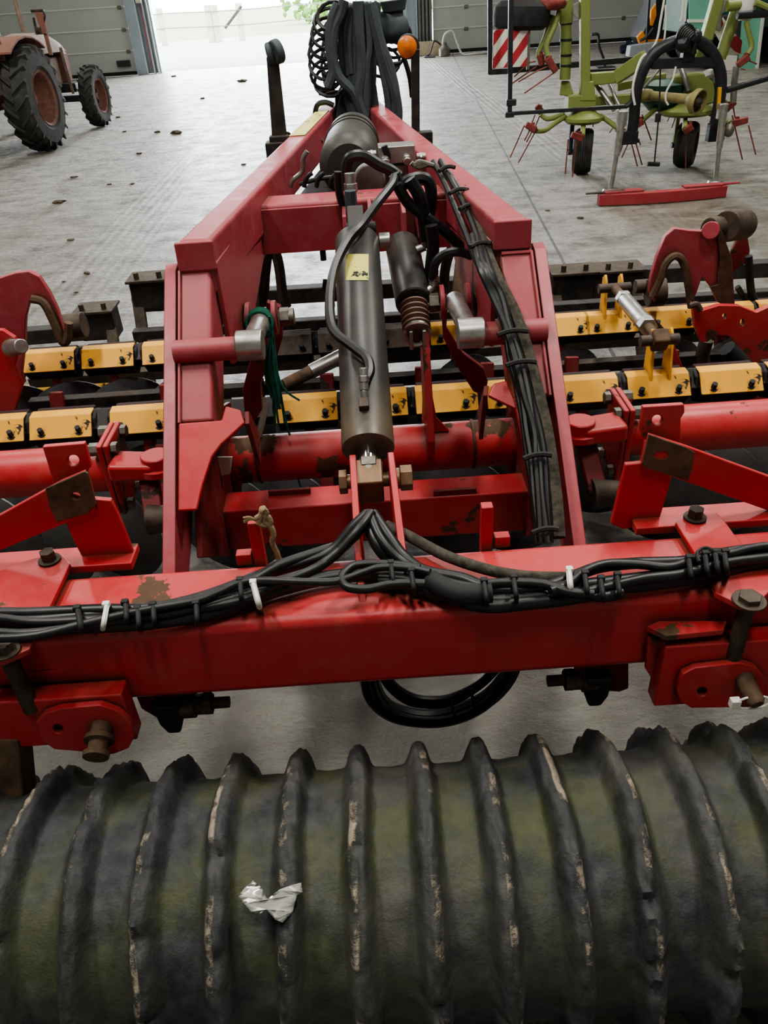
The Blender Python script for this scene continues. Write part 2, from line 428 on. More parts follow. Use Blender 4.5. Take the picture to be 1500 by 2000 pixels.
# ---------------------------------------------------------------- light
def area(name, loc, size, power, col=(1, .97, .9), rot=(0, 0, 0), sy=None):
    l = bpy.data.lights.new(name, 'AREA'); l.energy = power; l.color = col; l.shape = 'RECTANGLE'; l.size = size; l.size_y = sy or size
    o = bpy.data.objects.new(name, l); C.objects.link(o); o.location = loc; o.rotation_euler = rot; return o
for (x, y, e) in ((-2.6, 2.2, 105), (2.6, 3.4, 115), (0, 6.5, 60), (-5, 10, 100), (5, 10, 100), (-5, 17, 85), (5, 17, 85), (.2, -.4, 48)):
    area('ceiling_lamp', (x, y, 6.5), .5, e * 2.6, (1, .97, .90), sy=1.4)
area('door_daylight', ((B_ + C_) / 2, WY + .6, 2.3), 7.2, 1500, (.93, .97, 1.0), (math.radians(90), 0, PI), 4.4).rotation_euler = (math.radians(-90), 0, 0)
w = bpy.data.worlds.new('world'); bpy.context.scene.world = w; w.use_nodes = True
bgn = w.node_tree.nodes['Background']; bgn.inputs[0].default_value = (.86, .92, 1, 1); bgn.inputs[1].default_value = 9.0
vs = bpy.context.scene.view_settings; vs.view_transform = 'AgX'; vs.look = 'AgX - Medium High Contrast'; vs.exposure = -0.08
# ================================================================ DISC HARROW (the red machine): one thing
HR = thing('disc_harrow', 'large red trailed disc harrow with black hydraulic hoses and a ribbed rubber roller', 'disc harrow', (XC, 1.9, 0), world=True)
def P(mb, name, mat, bevel=0, parent=None, **k): return mb.build(name, mat, parent or HR, bevel, **k)
# ---- main cross beam
beam = P(MB().box((0, 1.25, .76), (3.6, .20, .20)), 'main_beam', 'red', .024, seg=4)
# ---- roller: every ring its own tyre on one axle tube
RY, RZ, RV, RC = .897, .305, .249, .298
def ring_mat():
    m, nt, b = nodes('mossy_roller_rubber'); L = nt.links.new
    tc = nt.nodes.new('ShaderNodeTexCoord')
    at = nt.nodes.new('ShaderNodeAttribute'); at.attribute_name = 'crest'
    n1 = tex(nt, 5, 6, .65); n2 = tex(nt, 22, 8, .7); n3 = tex(nt, 70, 6, .7); n4 = tex(nt, 3.2, 4, .6)
    base = mix(nt, ramp(nt, n2, [(.3, g(0)), (.7, g(1))]), (.016, .018, .022, 1), (.070, .072, .074, 1))
    moss = ramp(nt, n1, [(.45, g(0)), (.62, g(.8))])
    inv = nt.nodes.new('ShaderNodeMath'); inv.operation = 'MULTIPLY_ADD'; L(at.outputs['Fac'], inv.inputs[0]); inv.inputs[1].default_value = -.85; inv.inputs[2].default_value = 1
    mm = nt.nodes.new('ShaderNodeMath'); mm.operation = 'MULTIPLY'; L(moss, mm.inputs[0]); L(inv.outputs[0], mm.inputs[1])
    sx = nt.nodes.new('ShaderNodeSeparateXYZ'); L(tc.outputs['Object'], sx.inputs[0])
    up = nt.nodes.new('ShaderNodeMapRange'); L(sx.outputs[2], up.inputs[0]); up.inputs[1].default_value = .30; up.inputs[2].default_value = .52; up.inputs[3].default_value = .12; up.inputs[4].default_value = 1
    m2 = nt.nodes.new('ShaderNodeMath'); m2.operation = 'MULTIPLY'; L(mm.outputs[0], m2.inputs[0]); L(up.outputs[0], m2.inputs[1])
    base = mix(nt, m2.outputs[0], base, mix(nt, n3, (.040, .050, .015, 1), (.110, .122, .048, 1)))
    dusty = ramp(nt, n4, [(.50, g(0)), (.72, g(.5))]); base = mix(nt, dusty, base, (.13, .125, .10, 1))
    # crests worn and caked with pale soil
    at2 = nt.nodes.new('ShaderNodeAttribute'); at2.attribute_name = 'crust'; cm = ramp(nt, at2.outputs['Fac'], [(.55, g(0)), (.8, g(1))])
    cn = ramp(nt, tex(nt, 9, 8, .7), [(.51, g(0)), (.58, g(1))])
    cmul = nt.nodes.new('ShaderNodeMath'); cmul.operation = 'MULTIPLY'; L(cm, cmul.inputs[0]); L(cn, cmul.inputs[1])
    base = mix(nt, cmul.outputs[0], base, mix(nt, n3, (.13, .115, .09, 1), (.50, .42, .32, 1)))
    L(base, b.inputs['Base Color']); b.inputs['Roughness'].default_value = .68
    ad = nt.nodes.new('ShaderNodeMath'); ad.operation = 'MULTIPLY_ADD'; L(cmul.outputs[0], ad.inputs[0]); ad.inputs[1].default_value = .8; L(n2, ad.inputs[2])
    bump(nt, b, ad.outputs[0], .7, .008); return m
RINGM = ring_mat()
roll = P(MB().tube((-1.75, RY, RZ), (1.75, RY, RZ), .16, seg=32), 'packer_roller', 'iron')
def roller_ring(x, pitch, seed):
    rr = random.Random(seed); bm = bmesh.new(); cl = bm.verts.layers.float.new('crest'); c2l = bm.verts.layers.float.new('crust')
    prof = []; n = 34
    for i in range(n + 1):
        u = i / n * 2 - 1                           # -1..1 across one ring
        c = math.exp(-(u / .36) ** 4) * .85 + .15 * math.exp(-(u / .5) ** 2); prof.append((u * pitch * .5, c))
    prof = [(-pitch * .5, -1)] + prof + [(pitch * (.5 if seed != 23 else .475), -1)]
    seg = 132; rows = []
    notch = [(rr.uniform(0, 2 * PI), rr.uniform(.04, .12), rr.uniform(.4, 1.0)) for _ in range(7)]
    for j in range(seg):
        a = 2 * PI * j / seg; row = []
        wob = .013 * noise.noise(V((seed * 3.1, math.cos(a) * 1.6, math.sin(a) * 1.6)))
        for (t, c) in prof:
            if c < 0: r = .15; cc = 0
            else:
                h = RC - RV; k = 1.0
                for (na, nw, nd) in notch:
                    d = abs((a - na + PI) % (2 * PI) - PI)
                    if d < nw: k = min(k, 1 - nd * .6 * (1 - d / nw))
                q = V(((x + t) * 22, math.cos(a) * 5, math.sin(a) * 5))
                r = RV + h * c * k + .005 * noise.noise(q) + .009 * c * noise.noise(q * 4)
                cc = c
            v = bm.verts.new((x + t + wob * max(c, 0) , RY + r * math.cos(a), RZ + r * math.sin(a))); v[cl] = cc; sd_ = 1 if x > .0 else -1; v[c2l] = math.exp(-((t / pitch * 2 - sd_ * .15) / .19) ** 2) if cc else 0; row.append(v)
        rows.append(row)
    for j in range(seg):
        A, B = rows[j], rows[(j + 1) % seg]
        for i in range(len(A) - 1): bm.faces.new((A[i], A[i + 1], B[i + 1], B[i]))
    mb = MB(); mb.bm.free(); mb.bm = bm
    return mb.build('rubber_ring', RINGM, roll, smooth=60)
x0 = W(815, 1455, Y=1.08).x; PITCHX = .131
for k in range(-13, 13): roller_ring(x0 + k * PITCHX, PITCHX, k + 20)
# ---- clamp plates over the beam with their bolts
def zp(pts, z): return [W(a, b, Z=z) for a, b in pts]
def yp(pts, y): return [W(a, b, Y=y) for a, b in pts]
def bolt(p, axis, r=.014, h=.014, shaft=0, parent=None, mat='bolt', washer=True):
    a = V(axis).normalized(); mb = MB()
    if washer: mb.tube(V(p), V(p) + a * .004, r * 1.45, seg=18)
    mb.nut(V(p) + a * .003, a, r, h)
    if shaft: mb.tube(V(p) + a * h, V(p) + a * (h + shaft), r * .55, seg=12)
    return P(mb, 'bolt', mat, .0015, parent)
cl = P(MB().plate(zp([(-60, 1150), (0, 1125), (40, 1108), (82, 1096), (125, 1091), (141, 1110), (104, 1188), (62, 1254), (-20, 1268), (-80, 1262)], .868), V((0, 0, .014))), 'clamp_plate', 'red_worn', .003)
cp2 = P(MB().plate(zp([(-60, 1262), (62, 1252), (76, 1247), (62, 1278), (10, 1300), (-60, 1310)], .868), V((0, 0, .014))), 'clamp_lip', 'red_worn', .003, cl)
bolt(W(97, 1094, Z=.884), (0, 0, 1), .017, .022, 0, cl, 'iron'); bolt(W(12, 1272, Z=.884), (0, 0, 1), .019, .02, 0, cl, 'iron')
clr = P(MB().plate(zp([(1317, 1029), (1330, 1012), (1360, 1004), (1398, 1010), (1417, 1032), (1478, 1117), (1560, 1112), (1560, 1160), (1500, 1166), (1470, 1196), (1440, 1191), (1395, 1168), (1386, 1142)], .868), V((0, 0, .014))), 'clamp_plate', 'red', .003)
bolt(W(1357, 1011, Z=.884), (0, 0, 1), .017, .022, 0, clr, 'iron'); bolt(W(1463, 1174, Z=.884), (0, 0, 1), .022, .012, 0, clr, 'iron')
P(MB().tube(W(1460, 1180, Z=.868), W(1460, 1180, Z=.868) - V((0, 0, .16)), .016), 'clamp_bolt_shank', 'iron', 0, clr)
q = W(12, 1275, Z=.868); P(MB().tube(q, q - V((0, 0, .16)), .017), 'clamp_bolt_shank', 'iron', 0, cl)
# thin rails in front of the beam, where the bracket feet stand
P(MB().box((W(120, 1110, Y=1.40).x - .45, 1.40, .863), (1.25, .075, .02)), 'bracket_rail', 'red', .003)
P(MB().box((W(1200, 1040, Y=1.40).x + .66, 1.40, .863), (1.25, .075, .02)), 'bracket_rail', 'red', .003)
# ---- roller arms bolted to the rear face of the beam
def arm(side):
    if side < 0:
        x1 = W(246, 1380, Y=1.1).x; xa, xb = -1.35, x1
        zt, zb = W(150, 1362, Y=1.1).z, W(150, 1452, Y=1.1).z
    else:
        x1 = W(1293, 1300, Y=1.1).x; xa, xb = x1, 1.4
        zt, zb = W(1390, 1258, Y=1.1).z, W(1390, 1372, Y=1.1).z
    a = P(MB().box(((xa + xb) / 2, 1.121, (zt + zb) / 2), (xb - xa, .044, zt - zb)), 'roller_bracket', 'red', .004)
    # plates that carry it from the beam
    if side < 0:
        pl = [(58, 1300), (205, 1286), (218, 1288), (196, 1308), (66, 1322)]
        P(MB().plate([W(x, y, Z=zt + .02) for x, y in pl], V((0, 0, .014))), 'step_plate', 'red', .002, a)
        st = [(75, 1400), (90, 1383), (120, 1373), (200, 1366), (235, 1378), (258, 1400), (267, 1425), (255, 1450), (225, 1462), (110, 1452), (84, 1432)]
        hp = (118, 1412); pin = (200, 1412)
    else:
        pl = [(1262, 1232), (1285, 1222), (1418, 1222), (1412, 1240), (1300, 1252)]
        P(MB().plate([W(x, y, Z=zt + .02) for x, y in pl], V((0, 0, .014))), 'step_plate', 'red_worn', .002, a)
        gs = [(1262, 1235), (1300, 1250), (1305, 1330), (1285, 1342), (1258, 1300)]
        P(MB().plate(yp(gs, 1.142), V((0, -.012, 0))), 'gusset', 'red_worn', .002, a)
        st = [(1316, 1335), (1328, 1306), (1352, 1294), (1440, 1284), (1470, 1292), (1490, 1315), (1488, 1350), (1470, 1370), (1345, 1372), (1322, 1358)]
        hp = (1366, 1340); pin = (1450, 1318)
    s = P(MB().plate(yp(st, 1.097), V((0, -.016, 0)), [hole_px(hp[0], hp[1], 9, 9, lambda x, y: W(x, y, Y=1.098))]), 'slotted_plate', 'red_worn' if side < 0 else 'red', .003, a)
    p = W(pin[0], pin[1], Y=1.09); d = V((0.1 if side > 0 else 0.0, -1, -.28)).normalized()
    P(MB().lathe(p, d, [(-.02, 0), (-.02, .022), (.028, .021), (.03, .030), (.04, .031), (.043, .020), (.062, .019), (.064, .027), (.074, .026), (.076, 0)] if side < 0 else [(-.02, 0), (-.02, .019), (.06, .018), (.068, .013), (.068, 0)], 20), 'pin', 'brown', 0, s)
    if side > 0:
        c = p + d * .052
        P(MB().path([c + V((.035 * math.cos(t), -.004, .018 * math.sin(t) - .01)) for t in [k * .55 for k in range(12)]], .0024, 6), 'linch_pin', 'white', 0, s)
        P(MB().box(c + V((-.036, 0, -.012)), (.02, .016, .022)), 'linch_pin_head', 'white', .002, s)
    # arm going down to the axle of the roller
    X = -.83 if side < 0 else .92
    P(MB().bar((X, 1.13, zb + .02), (X + .02 * side, RY + .16, RZ + .12), .07, .05, (1, 0, 0)), 'roller_arm', 'brown', .006, a)
    return a
arm(-1); arm(1)
# ---- hinge lugs, bolts and rubber stops under the beam
for (pts, bp, bdir, rub, L_) in (
    ([(262, 1352), (330, 1350), (372, 1348), (380, 1375), (352, 1400), (310, 1405), (276, 1385)], (372, 1376), 1, (335, 1398), .1),
    ([(1120, 1306), (1228, 1290), (1228, 1345), (1210, 1352), (1180, 1350), (1146, 1330)], (1145, 1325), -1, (1163, 1345), .1)):
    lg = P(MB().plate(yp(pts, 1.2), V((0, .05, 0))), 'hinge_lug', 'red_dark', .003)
    p = W(bp[0], bp[1], Y=1.2); d = V((bdir, 0, 0))
    P(MB().lathe(p, d, [(-.02, 0), (-.02, .03), (.012, .03), (.012, .024), (.03, .024), (.032, .022), (.05, .022), (.05, .013), (.088, .013), (.09, 0)], 6 if 0 else 20), 'hinge_bolt', 'iron', 0, lg)
    P(MB().nut(p + d * .03, d, .026, .02), 'nut', 'iron', .001, lg)
    r = W(rub[0], rub[1], Y=1.19)
    P(MB().hull([[r + V((a, b, .05)) for a, b in ((-.03, -.02), (.03, -.02), (.03, .02), (-.03, .02))], [r + V((a, b, -.01)) for a, b in ((-.026, -.018), (.026, -.018), (.026, .018), (-.026, .018))], [r + V((a, b, -.045)) for a, b in ((-.014, -.014), (.014, -.014), (.014, .014), (-.014, .014))]]), 'rubber_stop', 'rubber', .006, lg)
# ---- upright brackets each side (plate, eye plate, brace bar)
def hole_y(cx, cy, rx, ry, y): return hole_px(cx, cy, rx, ry, lambda a, b: W(a, b, Y=y))
bl = P(MB().plate(yp([(168, 1104), (146, 1062), (120, 1005), (130, 960), (180, 975), (216, 978), (232, 1010), (264, 1090), (256, 1100)], 1.40), V((0, .014, 0))), 'upright_bracket', 'red', .003)
P(MB().plate(yp([(82, 873), (165, 866), (178, 912), (170, 920), (186, 985), (120, 1000), (108, 960), (92, 905)], 1.435), V((0, .014, 0)), [hole_y(143, 900, 11, 11, 1.435)]), 'eye_plate', 'red', .003, bl)
P(MB().plate(yp([(-400, 1214), (0, 1006), (120, 940), (165, 921), (186, 1000), (140, 1018), (0, 1076), (-400, 1284)], 1.39), V((0, .012, 0)), [hole_y(148, 970, 9, 8, 1.39)]), 'brace_bar', 'red_worn', .003, bl)
P(MB().plate(yp([(88, 955), (165, 921), (172, 925), (188, 985), (172, 1003), (110, 1020), (96, 990)], 1.388), V((0, .006, 0)), [hole_y(148, 970, 9, 8, 1.388)]), 'rusty_patch_plate', 'brown', .002, bl)
br = P(MB().plate(yp([(1194, 1024), (1222, 908), (1253, 905), (1262, 862), (1312, 935), (1290, 1010), (1284, 1022), (1215, 1034)], 1.40), V((0, .014, 0))), 'upright_bracket', 'red', .003)
P(MB().plate(yp([(1256, 795), (1337, 790), (1338, 806), (1330, 818), (1330, 870), (1256, 856), (1250, 842)], 1.43), V((0, .014, 0)), [hole_y(1284, 821, 10, 10, 1.43)]), 'eye_plate', 'red_worn', .003, br)
P(MB().plate(yp([(1268, 849), (1340, 872), (1500, 930), (1900, 1070), (1900, 1140), (1500, 998), (1330, 938), (1262, 915), (1254, 905)], 1.39), V((0, .012, 0))), 'brace_bar', 'red', .003, br)
P(MB().plate(yp([(1268, 849), (1340, 874), (1358, 884), (1352, 916), (1345, 940), (1262, 915), (1254, 905)], 1.388), V((0, .006, 0)), [hole_y(1292, 890, 14, 8, 1.388)]), 'rusty_patch_plate', 'brown', .002, br)

# ---- the two side towers with their inner box columns
def tpx(pts, off=0.0): return [TP(a, b, off) for a, b in pts]
dT = V((0, math.cos(math.radians(41)), math.sin(math.radians(41)))); nT = V((0, -dT.z, dT.y))
XL, XR = -.551, .488
def SV(px, py): return (TP(px, py) - V((0, 1.50, .76))).dot(V((0, math.cos(math.radians(41)), math.sin(math.radians(41)))))
SX = {-1: (SV(390, 822), SV(390, 512), SV(400, 684)), 1: (SV(1010, 775), SV(1000, 478), SV(980, 650))}
def T3(x, s, n): return V((x, 1.50, .76)) + dT * s + nT * n      # along / off the tower face
for sgn, X in ((-1, XL), (1, XR)):
    sB, sT_, sC = SX[sgn]
    def q(s, n): return T3(X, s, n)
    prof = [(-.10, 0), (-.10, -.11), (.15, -.17), (.45, -.2), (.70, -.22), (sT_ + .00, -.19), (sT_ + .035, -.12), (sT_ + .035, -.06), (sT_ + .015, -.02), (sT_ - .02, 0)]
    sp = P(MB().plate([q(a, b) for a, b in prof], V((.032 * -sgn, 0, 0))), 'side_plate', 'red_far', .003)
    sB, sT_, sC = SX[sgn]
    xi = X - sgn * .034; w = .092
    cx = xi - sgn * w / 2
    P(MB().bar(T3(cx, sB, -.085), T3(cx, sT_ + .03, -.085), w, .15, nT), 'box_column', 'red_far', .012, sp, seg=3)
    # raised gusset plate at the foot of the column
    g0 = [T3(xi, .30, .0), T3(xi - sgn * .13, .30, .0), T3(xi - sgn * .165, .345, -.01), T3(xi - sgn * .185, .30, -.02), T3(xi - sgn * .17, .24, -.02), T3(xi - sgn * .105, .17, 0), T3(xi - sgn * .075, 0.0, 0), T3(xi - sgn * .05, -.035, 0), T3(xi, -.035, 0)]
    gpx = [(348, 826), (432, 820), (440, 792), (470, 800), (478, 826), (432, 868), (414, 892), (396, 945), (384, 996), (347, 998)] if sgn < 0 else [(953, 772), (964, 748), (990, 742), (1004, 776), (1062, 772), (1098, 1000), (1062, 1000), (1030, 904), (1016, 838), (1007, 798)]
    P(MB().plate([TP(a, b, .004) for a, b in gpx], nT * -.014), 'foot_gusset', 'red', .005, sp)
    e0, e1 = (TP(477, 803), TP(478, 828)) if sgn < 0 else (TP(955, 752), TP(953, 772))
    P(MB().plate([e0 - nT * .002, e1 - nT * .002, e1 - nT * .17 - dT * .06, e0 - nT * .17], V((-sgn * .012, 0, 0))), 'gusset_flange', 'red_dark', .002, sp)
    # weld ridge framing the column
    P(MB().path([T3(xi - sgn * .006, sT_ - .02, -.008), T3(xi - sgn * .088, sT_ - .02, -.008)], .006, 6, False), 'weld_bead', 'red_far', 0, sp)
    P(MB().path([T3(xi - sgn * .006, s_, -.006) for s_ in (sB, sB + .2, sB + .4, sT_ - .02)], .005, 6), 'weld_bead', 'red_far', 0, sp)
    # short cross tube
    P(MB().tube(T3(X - sgn * .03, sC, .0), T3(X - sgn * .215, sC, .0), .031, seg=24), 'cross_tube', 'red_far', 0, sp)
# ---- drawbar rails, cross member
rail_l = P(MB().bar((-.460, 2.12, 1.288), (-.150, 5.15, 1.240), .092, .15, None, .10, .18), 'drawbar_rail', 'red_far', .016, seg=3)
rail_r = P(MB().bar((.396, 2.12, 1.288), (.085, 5.15, 1.240), .092, .15, None, .10, .18), 'drawbar_rail', 'red_far', .016, seg=3)
for o, xx, s in ((rail_l, -.460, -1), (rail_r, .396, 1)):
    P(MB().box((xx, 2.117, 1.322), (.104, .014, .078), rx=math.radians(-4)), 'end_cap', 'red_far', .006, o)
    xi = xx - s * .038
    P(MB().plate([V((xi, 2.12, 1.30)), V((xi, 2.13, 1.0)), V((xi - s * .02, 2.28, .98)), V((xi - s * .05, 2.78, 1.14)), V((xi - s * .05, 2.78, 1.30))], V((-s * .014, 0, 0))), 'inner_web', 'red_far', .003, o)
P(MB().plate([V((-.37, 3.0, 1.13)), V((.31, 3.0, 1.13)), V((.05, 5.0, 1.12)), V((-.11, 5.0, 1.12))], V((0, 0, .01))), 'belly_plate', 'black', .002)
cmz = W(690, 400, Y=2.76).z
cm = P(MB().box((XC, 2.84, 1.235), (.76, .15, .13)), 'cross_member', 'red_far', .016, seg=3)
P(MB().box((XC - .20, 2.76, 1.212), (.34, .012, .15)), 'face_plate', 'red_far', .003, cm)
P(MB().box((XC + .23, 2.76, 1.20), (.34, .012, .16)), 'face_plate', 'red_far', .003, cm)
for px in (668, 718, 783, 812):
    p = W(px, 410, Y=2.68); P(MB().plate([V((p.x, 2.77, 1.30)), V((p.x, 2.62, 1.28)), V((p.x, 2.60, 1.2)), V((p.x, 2.70, 1.12)), V((p.x, 2.77, 1.12))], V((.014, 0, 0))), 'ram_lug', 'red_far', .003, cm)
# small rod end under the member
P(MB().tube(W(630, 487, Y=2.8), W(632, 508, Y=2.8), .011), 'drop_pin', 'black', 0, cm)
# ---- link clevises on the short cross tubes
def clevis(px, py, side, px2, py2):
    a = T3(0, SX[side][2], .01); c = V((W(px, py, Y=a.y).x, a.y, a.z))
    k = P(MB().tube(c + V((-.035 * 1, 0, 0)), c + V((.035, 0, 0)), .040, seg=24), 'link_knuckle', 'steel', .004)
    e = W(px2, py2, Y=2.32); P(MB().tube(c, e, .027, .03), 'link_shank', 'steel', 0, k)
    return k, e
kl, el = clevis(489, 676, -1, 512, 622); kr, er = clevis(919, 648, 1, 888, 588)
for (e, k) in ((el, kl), (er, kr)):
    for s in (-1, 1):
        P(MB().lathe(e + V((s * .040 - .007, 0, 0)), (1, 0, 0), [(0, 0), (0, .052), (.014, .052), (.014, 0)], 28), 'link_ear', 'red_far', .002, k)
    P(MB().nut(e + V((.055, 0, 0)), (1, 0, 0), .03, .03), 'link_nut', 'bolt', .002, k); P(MB().tube(e + V((.08, 0, 0)), e + V((.10, 0, 0)), .026), 'link_bolt_end', 'bolt', .002, k); P(MB().nut(e + V((-.05, 0, 0)), (-1, 0, 0), .03, .03), 'link_bolt', 'bolt', .002, k)
# red fins the links pull on
P(MB().plate([W(a, b, Y=2.42) for a, b in ((521, 590), (548, 600), (552, 660), (540, 700), (508, 745), (512, 800), (494, 828), (478, 815), (474, 760), (490, 700), (512, 670))], V((0, .03, 0))), 'link_fin', 'red_dark', .003)
P(MB().plate([W(a, b, Y=2.45) for a, b in ((862, 575), (876, 580), (872, 640), (905, 690), (945, 720), (953, 745), (948, 775), (925, 765), (895, 720), (866, 660))], V((0, .03, 0))), 'link_fin', 'red_dark', .003)
P(MB().bar(W(503, 860, Y=2.2), W(520, 792, Y=2.3), .02, .06, (0, 1, 0)), 'flat_tie', 'iron', .002)

# ---- central tube and lower channel
TY, TZ = 2.2, .635
ct = P(MB().tube((-.50, TY, TZ), (.44, TY, TZ), .078, seg=40), 'central_tube', 'red_worn')
for a, b in ((-.40, -.392), (.30, .308)): P(MB().tube((a, TY, TZ), (b, TY, TZ), .082, seg=40), 'tube_collar', 'brown', 0, ct)
lc = P(MB().box((XC, 1.985, .54), (.98, .11, .15)), 'lower_channel', 'red_worn', .008)
for px in (565, 890):
    a = W(px, 968, Z=.622); P(MB().box((a.x, a.y + .02, .622), (.13, .012, .022)), 'slot_lip', 'red_dark', .002, lc)
for s in (-1, 1): # side cheeks joining channel and tube to the towers
    X = XL + .05 if s < 0 else XR - .05
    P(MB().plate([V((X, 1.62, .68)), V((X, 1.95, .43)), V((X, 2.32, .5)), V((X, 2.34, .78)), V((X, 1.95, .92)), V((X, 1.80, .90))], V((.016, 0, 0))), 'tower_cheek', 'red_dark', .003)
fin = P(MB().plate([V((0, 2.10, .66)), V((0, 2.08, .72)), V((0, 2.22, 1.04)), V((0, 2.30, 1.05)), V((0, 2.33, .95)), V((0, 2.30, .76)), V((0, 2.36, .66))], V((.022, 0, 0))), 'ram_fin', 'red_worn', .003)
fx = W(828, 760, Y=2.2).x; fin.location.x += fx
P(MB().plate([V((fx + .0, 2.16, .71)), V((fx + .02, 2.16, .86)), V((fx + .035, 2.16, .76)), V((fx + .075, 2.16, .71))], V((0, .012, 0))), 'fin_foot', 'red', .002)
# ---- wing tubes with flanges, hinge lugs
def wing(s):
    if s < 0: xa, xf = -2.0, W(222, 905, Y=TY).x
    else: xa, xf = 2.1, W(1215, 830, Y=TY).x
    t = P(MB().tube((xa, TY, TZ + .005), (xf, TY, TZ + .005), .078, seg=40), 'wing_tube', 'red')
    for k, mt in ((0, 'red'), (1, 'red_worn')):
        xx = xf - s * (.020 * k)
        P(MB().box((xx, TY, TZ), (.018, .17, .26)), 'flange', mt, .006, t)
    for zz in (.105, -.105):
        for yy in (-.055, .06):
            P(MB().nut((xf + s * .01, TY + yy, TZ + zz), (s, 0, 0), .022, .03), 'flange_bolt', 'bolt', .002, t); P(MB().nut((xf - s * .03, TY + yy, TZ + zz), (-s, 0, 0), .021, .02), 'flange_nut', 'bolt', .002, t)
    # hinge eye between flange and tower
    c = W(305, 897, Y=2.10) if s < 0 else W(1133, 830, Y=2.10)
    P(MB().bar((xf - s * .03, c.y + .01, c.z - .02), (c.x, c.y, c.z - .025), .11, .06, None, .10, .055), 'hinge_arm', 'red', .014, t)
    P(MB().lathe((c.x, c.y, c.z - .04), (0, 0, 1), [(0, 0), (0, .060), (.02, .060), (.022, .046), (.055, .046), (.058, .043), (.058, 0)], 32), 'hinge_cap', 'red', 0, t)
    return t
wing(-1); wing(1)
# ---- big ram
ram_b = CP(719, 879); ram_t = CP(697, 470); ax = (ram_t - ram_b).normalized()
Lr = (ram_t - ram_b).length
ram = P(MB().lathe(ram_b, ax, [(0, 0), (0, .058), (.004, .0655), (.03, .0665), (.034, .0655), (Lr - .01, .0655), (Lr, .058), (Lr, 0)], 48), 'hydraulic_ram', 'ram')
P(MB().tube(ram_b - ax * .06, ram_b, .024, seg=28), 'ram_rod', 'chrome', 0, ram)
P(MB().nut(ram_b - ax * .062, ax, .034, .025).tube(ram_b - ax * .075, ram_b - ax * .05, .028), 'lock_nut', 'bolt', .002, ram)
ey = W(722, 940, Y=1.585)
P(MB().box((ey.x, ey.y, ey.z), (.066, .075, .085), rx=math.radians(20)), 'rod_end_block', 'brass', .006, ram, seg=3)
P(MB().bar(ram_t, ram_t + ax * .13, .05, .05).tube(ram_t + ax * .05 - V((.03, 0, 0)), ram_t + ax * .05 + V((.06, 0, 0)), .02), 'ram_eye', 'black', .004, ram)
P(MB().tube(W(740, 470, Y=2.35), W(762, 468, Y=2.35), .022), 'port_fitting', 'steel', .003, ram)
def wrap(px0, px1, py0, py1, r, n=8):                      # a label curved round the barrel
    rows = []
    def onr(px, py):
        d = FW * F + RT * (px - 750) + UP * (1000 - py); d.normalize()
        o = CAM - ram_b; dp = d - ax * d.dot(ax); op = o - ax * o.dot(ax)
        A, B, Cc = dp.dot(dp), 2 * dp.dot(op), op.dot(op) - r * r
        D = max(B * B - 4 * A * Cc, 0); return CAM + d * ((-B - math.sqrt(D)) / (2 * A))
    mb = MB(); vs = [[mb.bm.verts.new(onr(px0 + (px1 - px0) * i / n + .02 * (j - 2), py0 + (py1 - py0) * j / 4)) for i in range(n + 1)] for j in range(5)]
    for j in range(4):
        for i in range(n): mb.bm.faces.new((vs[j][i], vs[j][i + 1], vs[j + 1][i + 1], vs[j + 1][i]))
    return mb, onr
mb, onr = wrap(675, 720, 496, 547, .0665); P(mb, 'warning_sticker', 'sticker', 0, ram)
# lugs for the ram on the beam
for px, pxt in ((703, 684), (790, 758)):
    xb = W(px, 1150, Y=1.28).x; xt = W(pxt, 910, Y=1.62).x; xm = (xb + xt) / 2
    P(MB().plate([V((xb, 1.18, .855)), V((xm, 1.30, .90)), V((xt, 1.615, .965)), V((xt, 1.66, .92)), V((xt, 1.60, .84)), V((xm, 1.34, .70)), V((xb, 1.30, .855))], V((.016, 0, 0))), 'ram_lug', 'red', .003)
c = W(722, 938, Y=1.6)
P(MB().tube(c + V((-.075, 0, 0)), c + V((.10, 0, 0)), .018).nut(c + V((.075, 0, 0)), (1, 0, 0), .032, .03).nut(c + V((-.055, 0, 0)), (-1, 0, 0), .03, .02).tube(c + V((.05, 0, 0)), c + V((.075, 0, 0)), .026), 'ram_pin', 'brass', .002)
# small rear lugs on the beam with their stubs
for px, py, s in ((510, 1090, -1), (948, 1060, 1)):
    a = W(px, py, Y=1.37)
    P(MB().box((a.x, 1.362, .895), (.026, .024, .14)), 'stop_lug', 'red', .003)
    b = W(px - 30 if s < 0 else px + 30, py, Y=1.37); P(MB().box((b.x, 1.362, .868), (.035, .024, .03)), 'stub', 'red', .003)
# ---- small ram with rubber bellows
r2b, r2t = W(808, 592, Y=2.32), W(785, 478, Y=2.62); a2 = (r2t - r2b).normalized(); L2 = (r2t - r2b).length
ram2 = P(MB().lathe(r2b, a2, [(0, 0), (0, .052), (.004, .056), (L2 - .01, .056), (L2, .05), (L2, 0)], 40), 'lift_ram', 'ram')
c2 = W(815, 652, Y=2.22); d2 = (r2b - c2); lb_ = d2.length; prof = [(0, 0)]
for i in range(25): prof.append((lb_ * i / 24, .036 + .008 * (1 if i % 4 in (1, 2) else -.6)))
P(MB().lathe(c2, d2, prof, 28), 'bellows', plain('brown_bellows', (.20, .12, .09), .7, 0, .3, 20), 0, ram2)
P(MB().path([c2 + V((.036 * math.cos(t), 0, .036 * math.sin(t))) for t in [k * .45 for k in range(15)]], .008, 8), 'clamp_ring', 'steel', 0, ram2)
for s in (-1, 1): P(MB().box((c2.x + s * .02, c2.y, c2.z - .012), (.012, .05, .06)), 'fork_cheek', 'steel', .003, ram2)
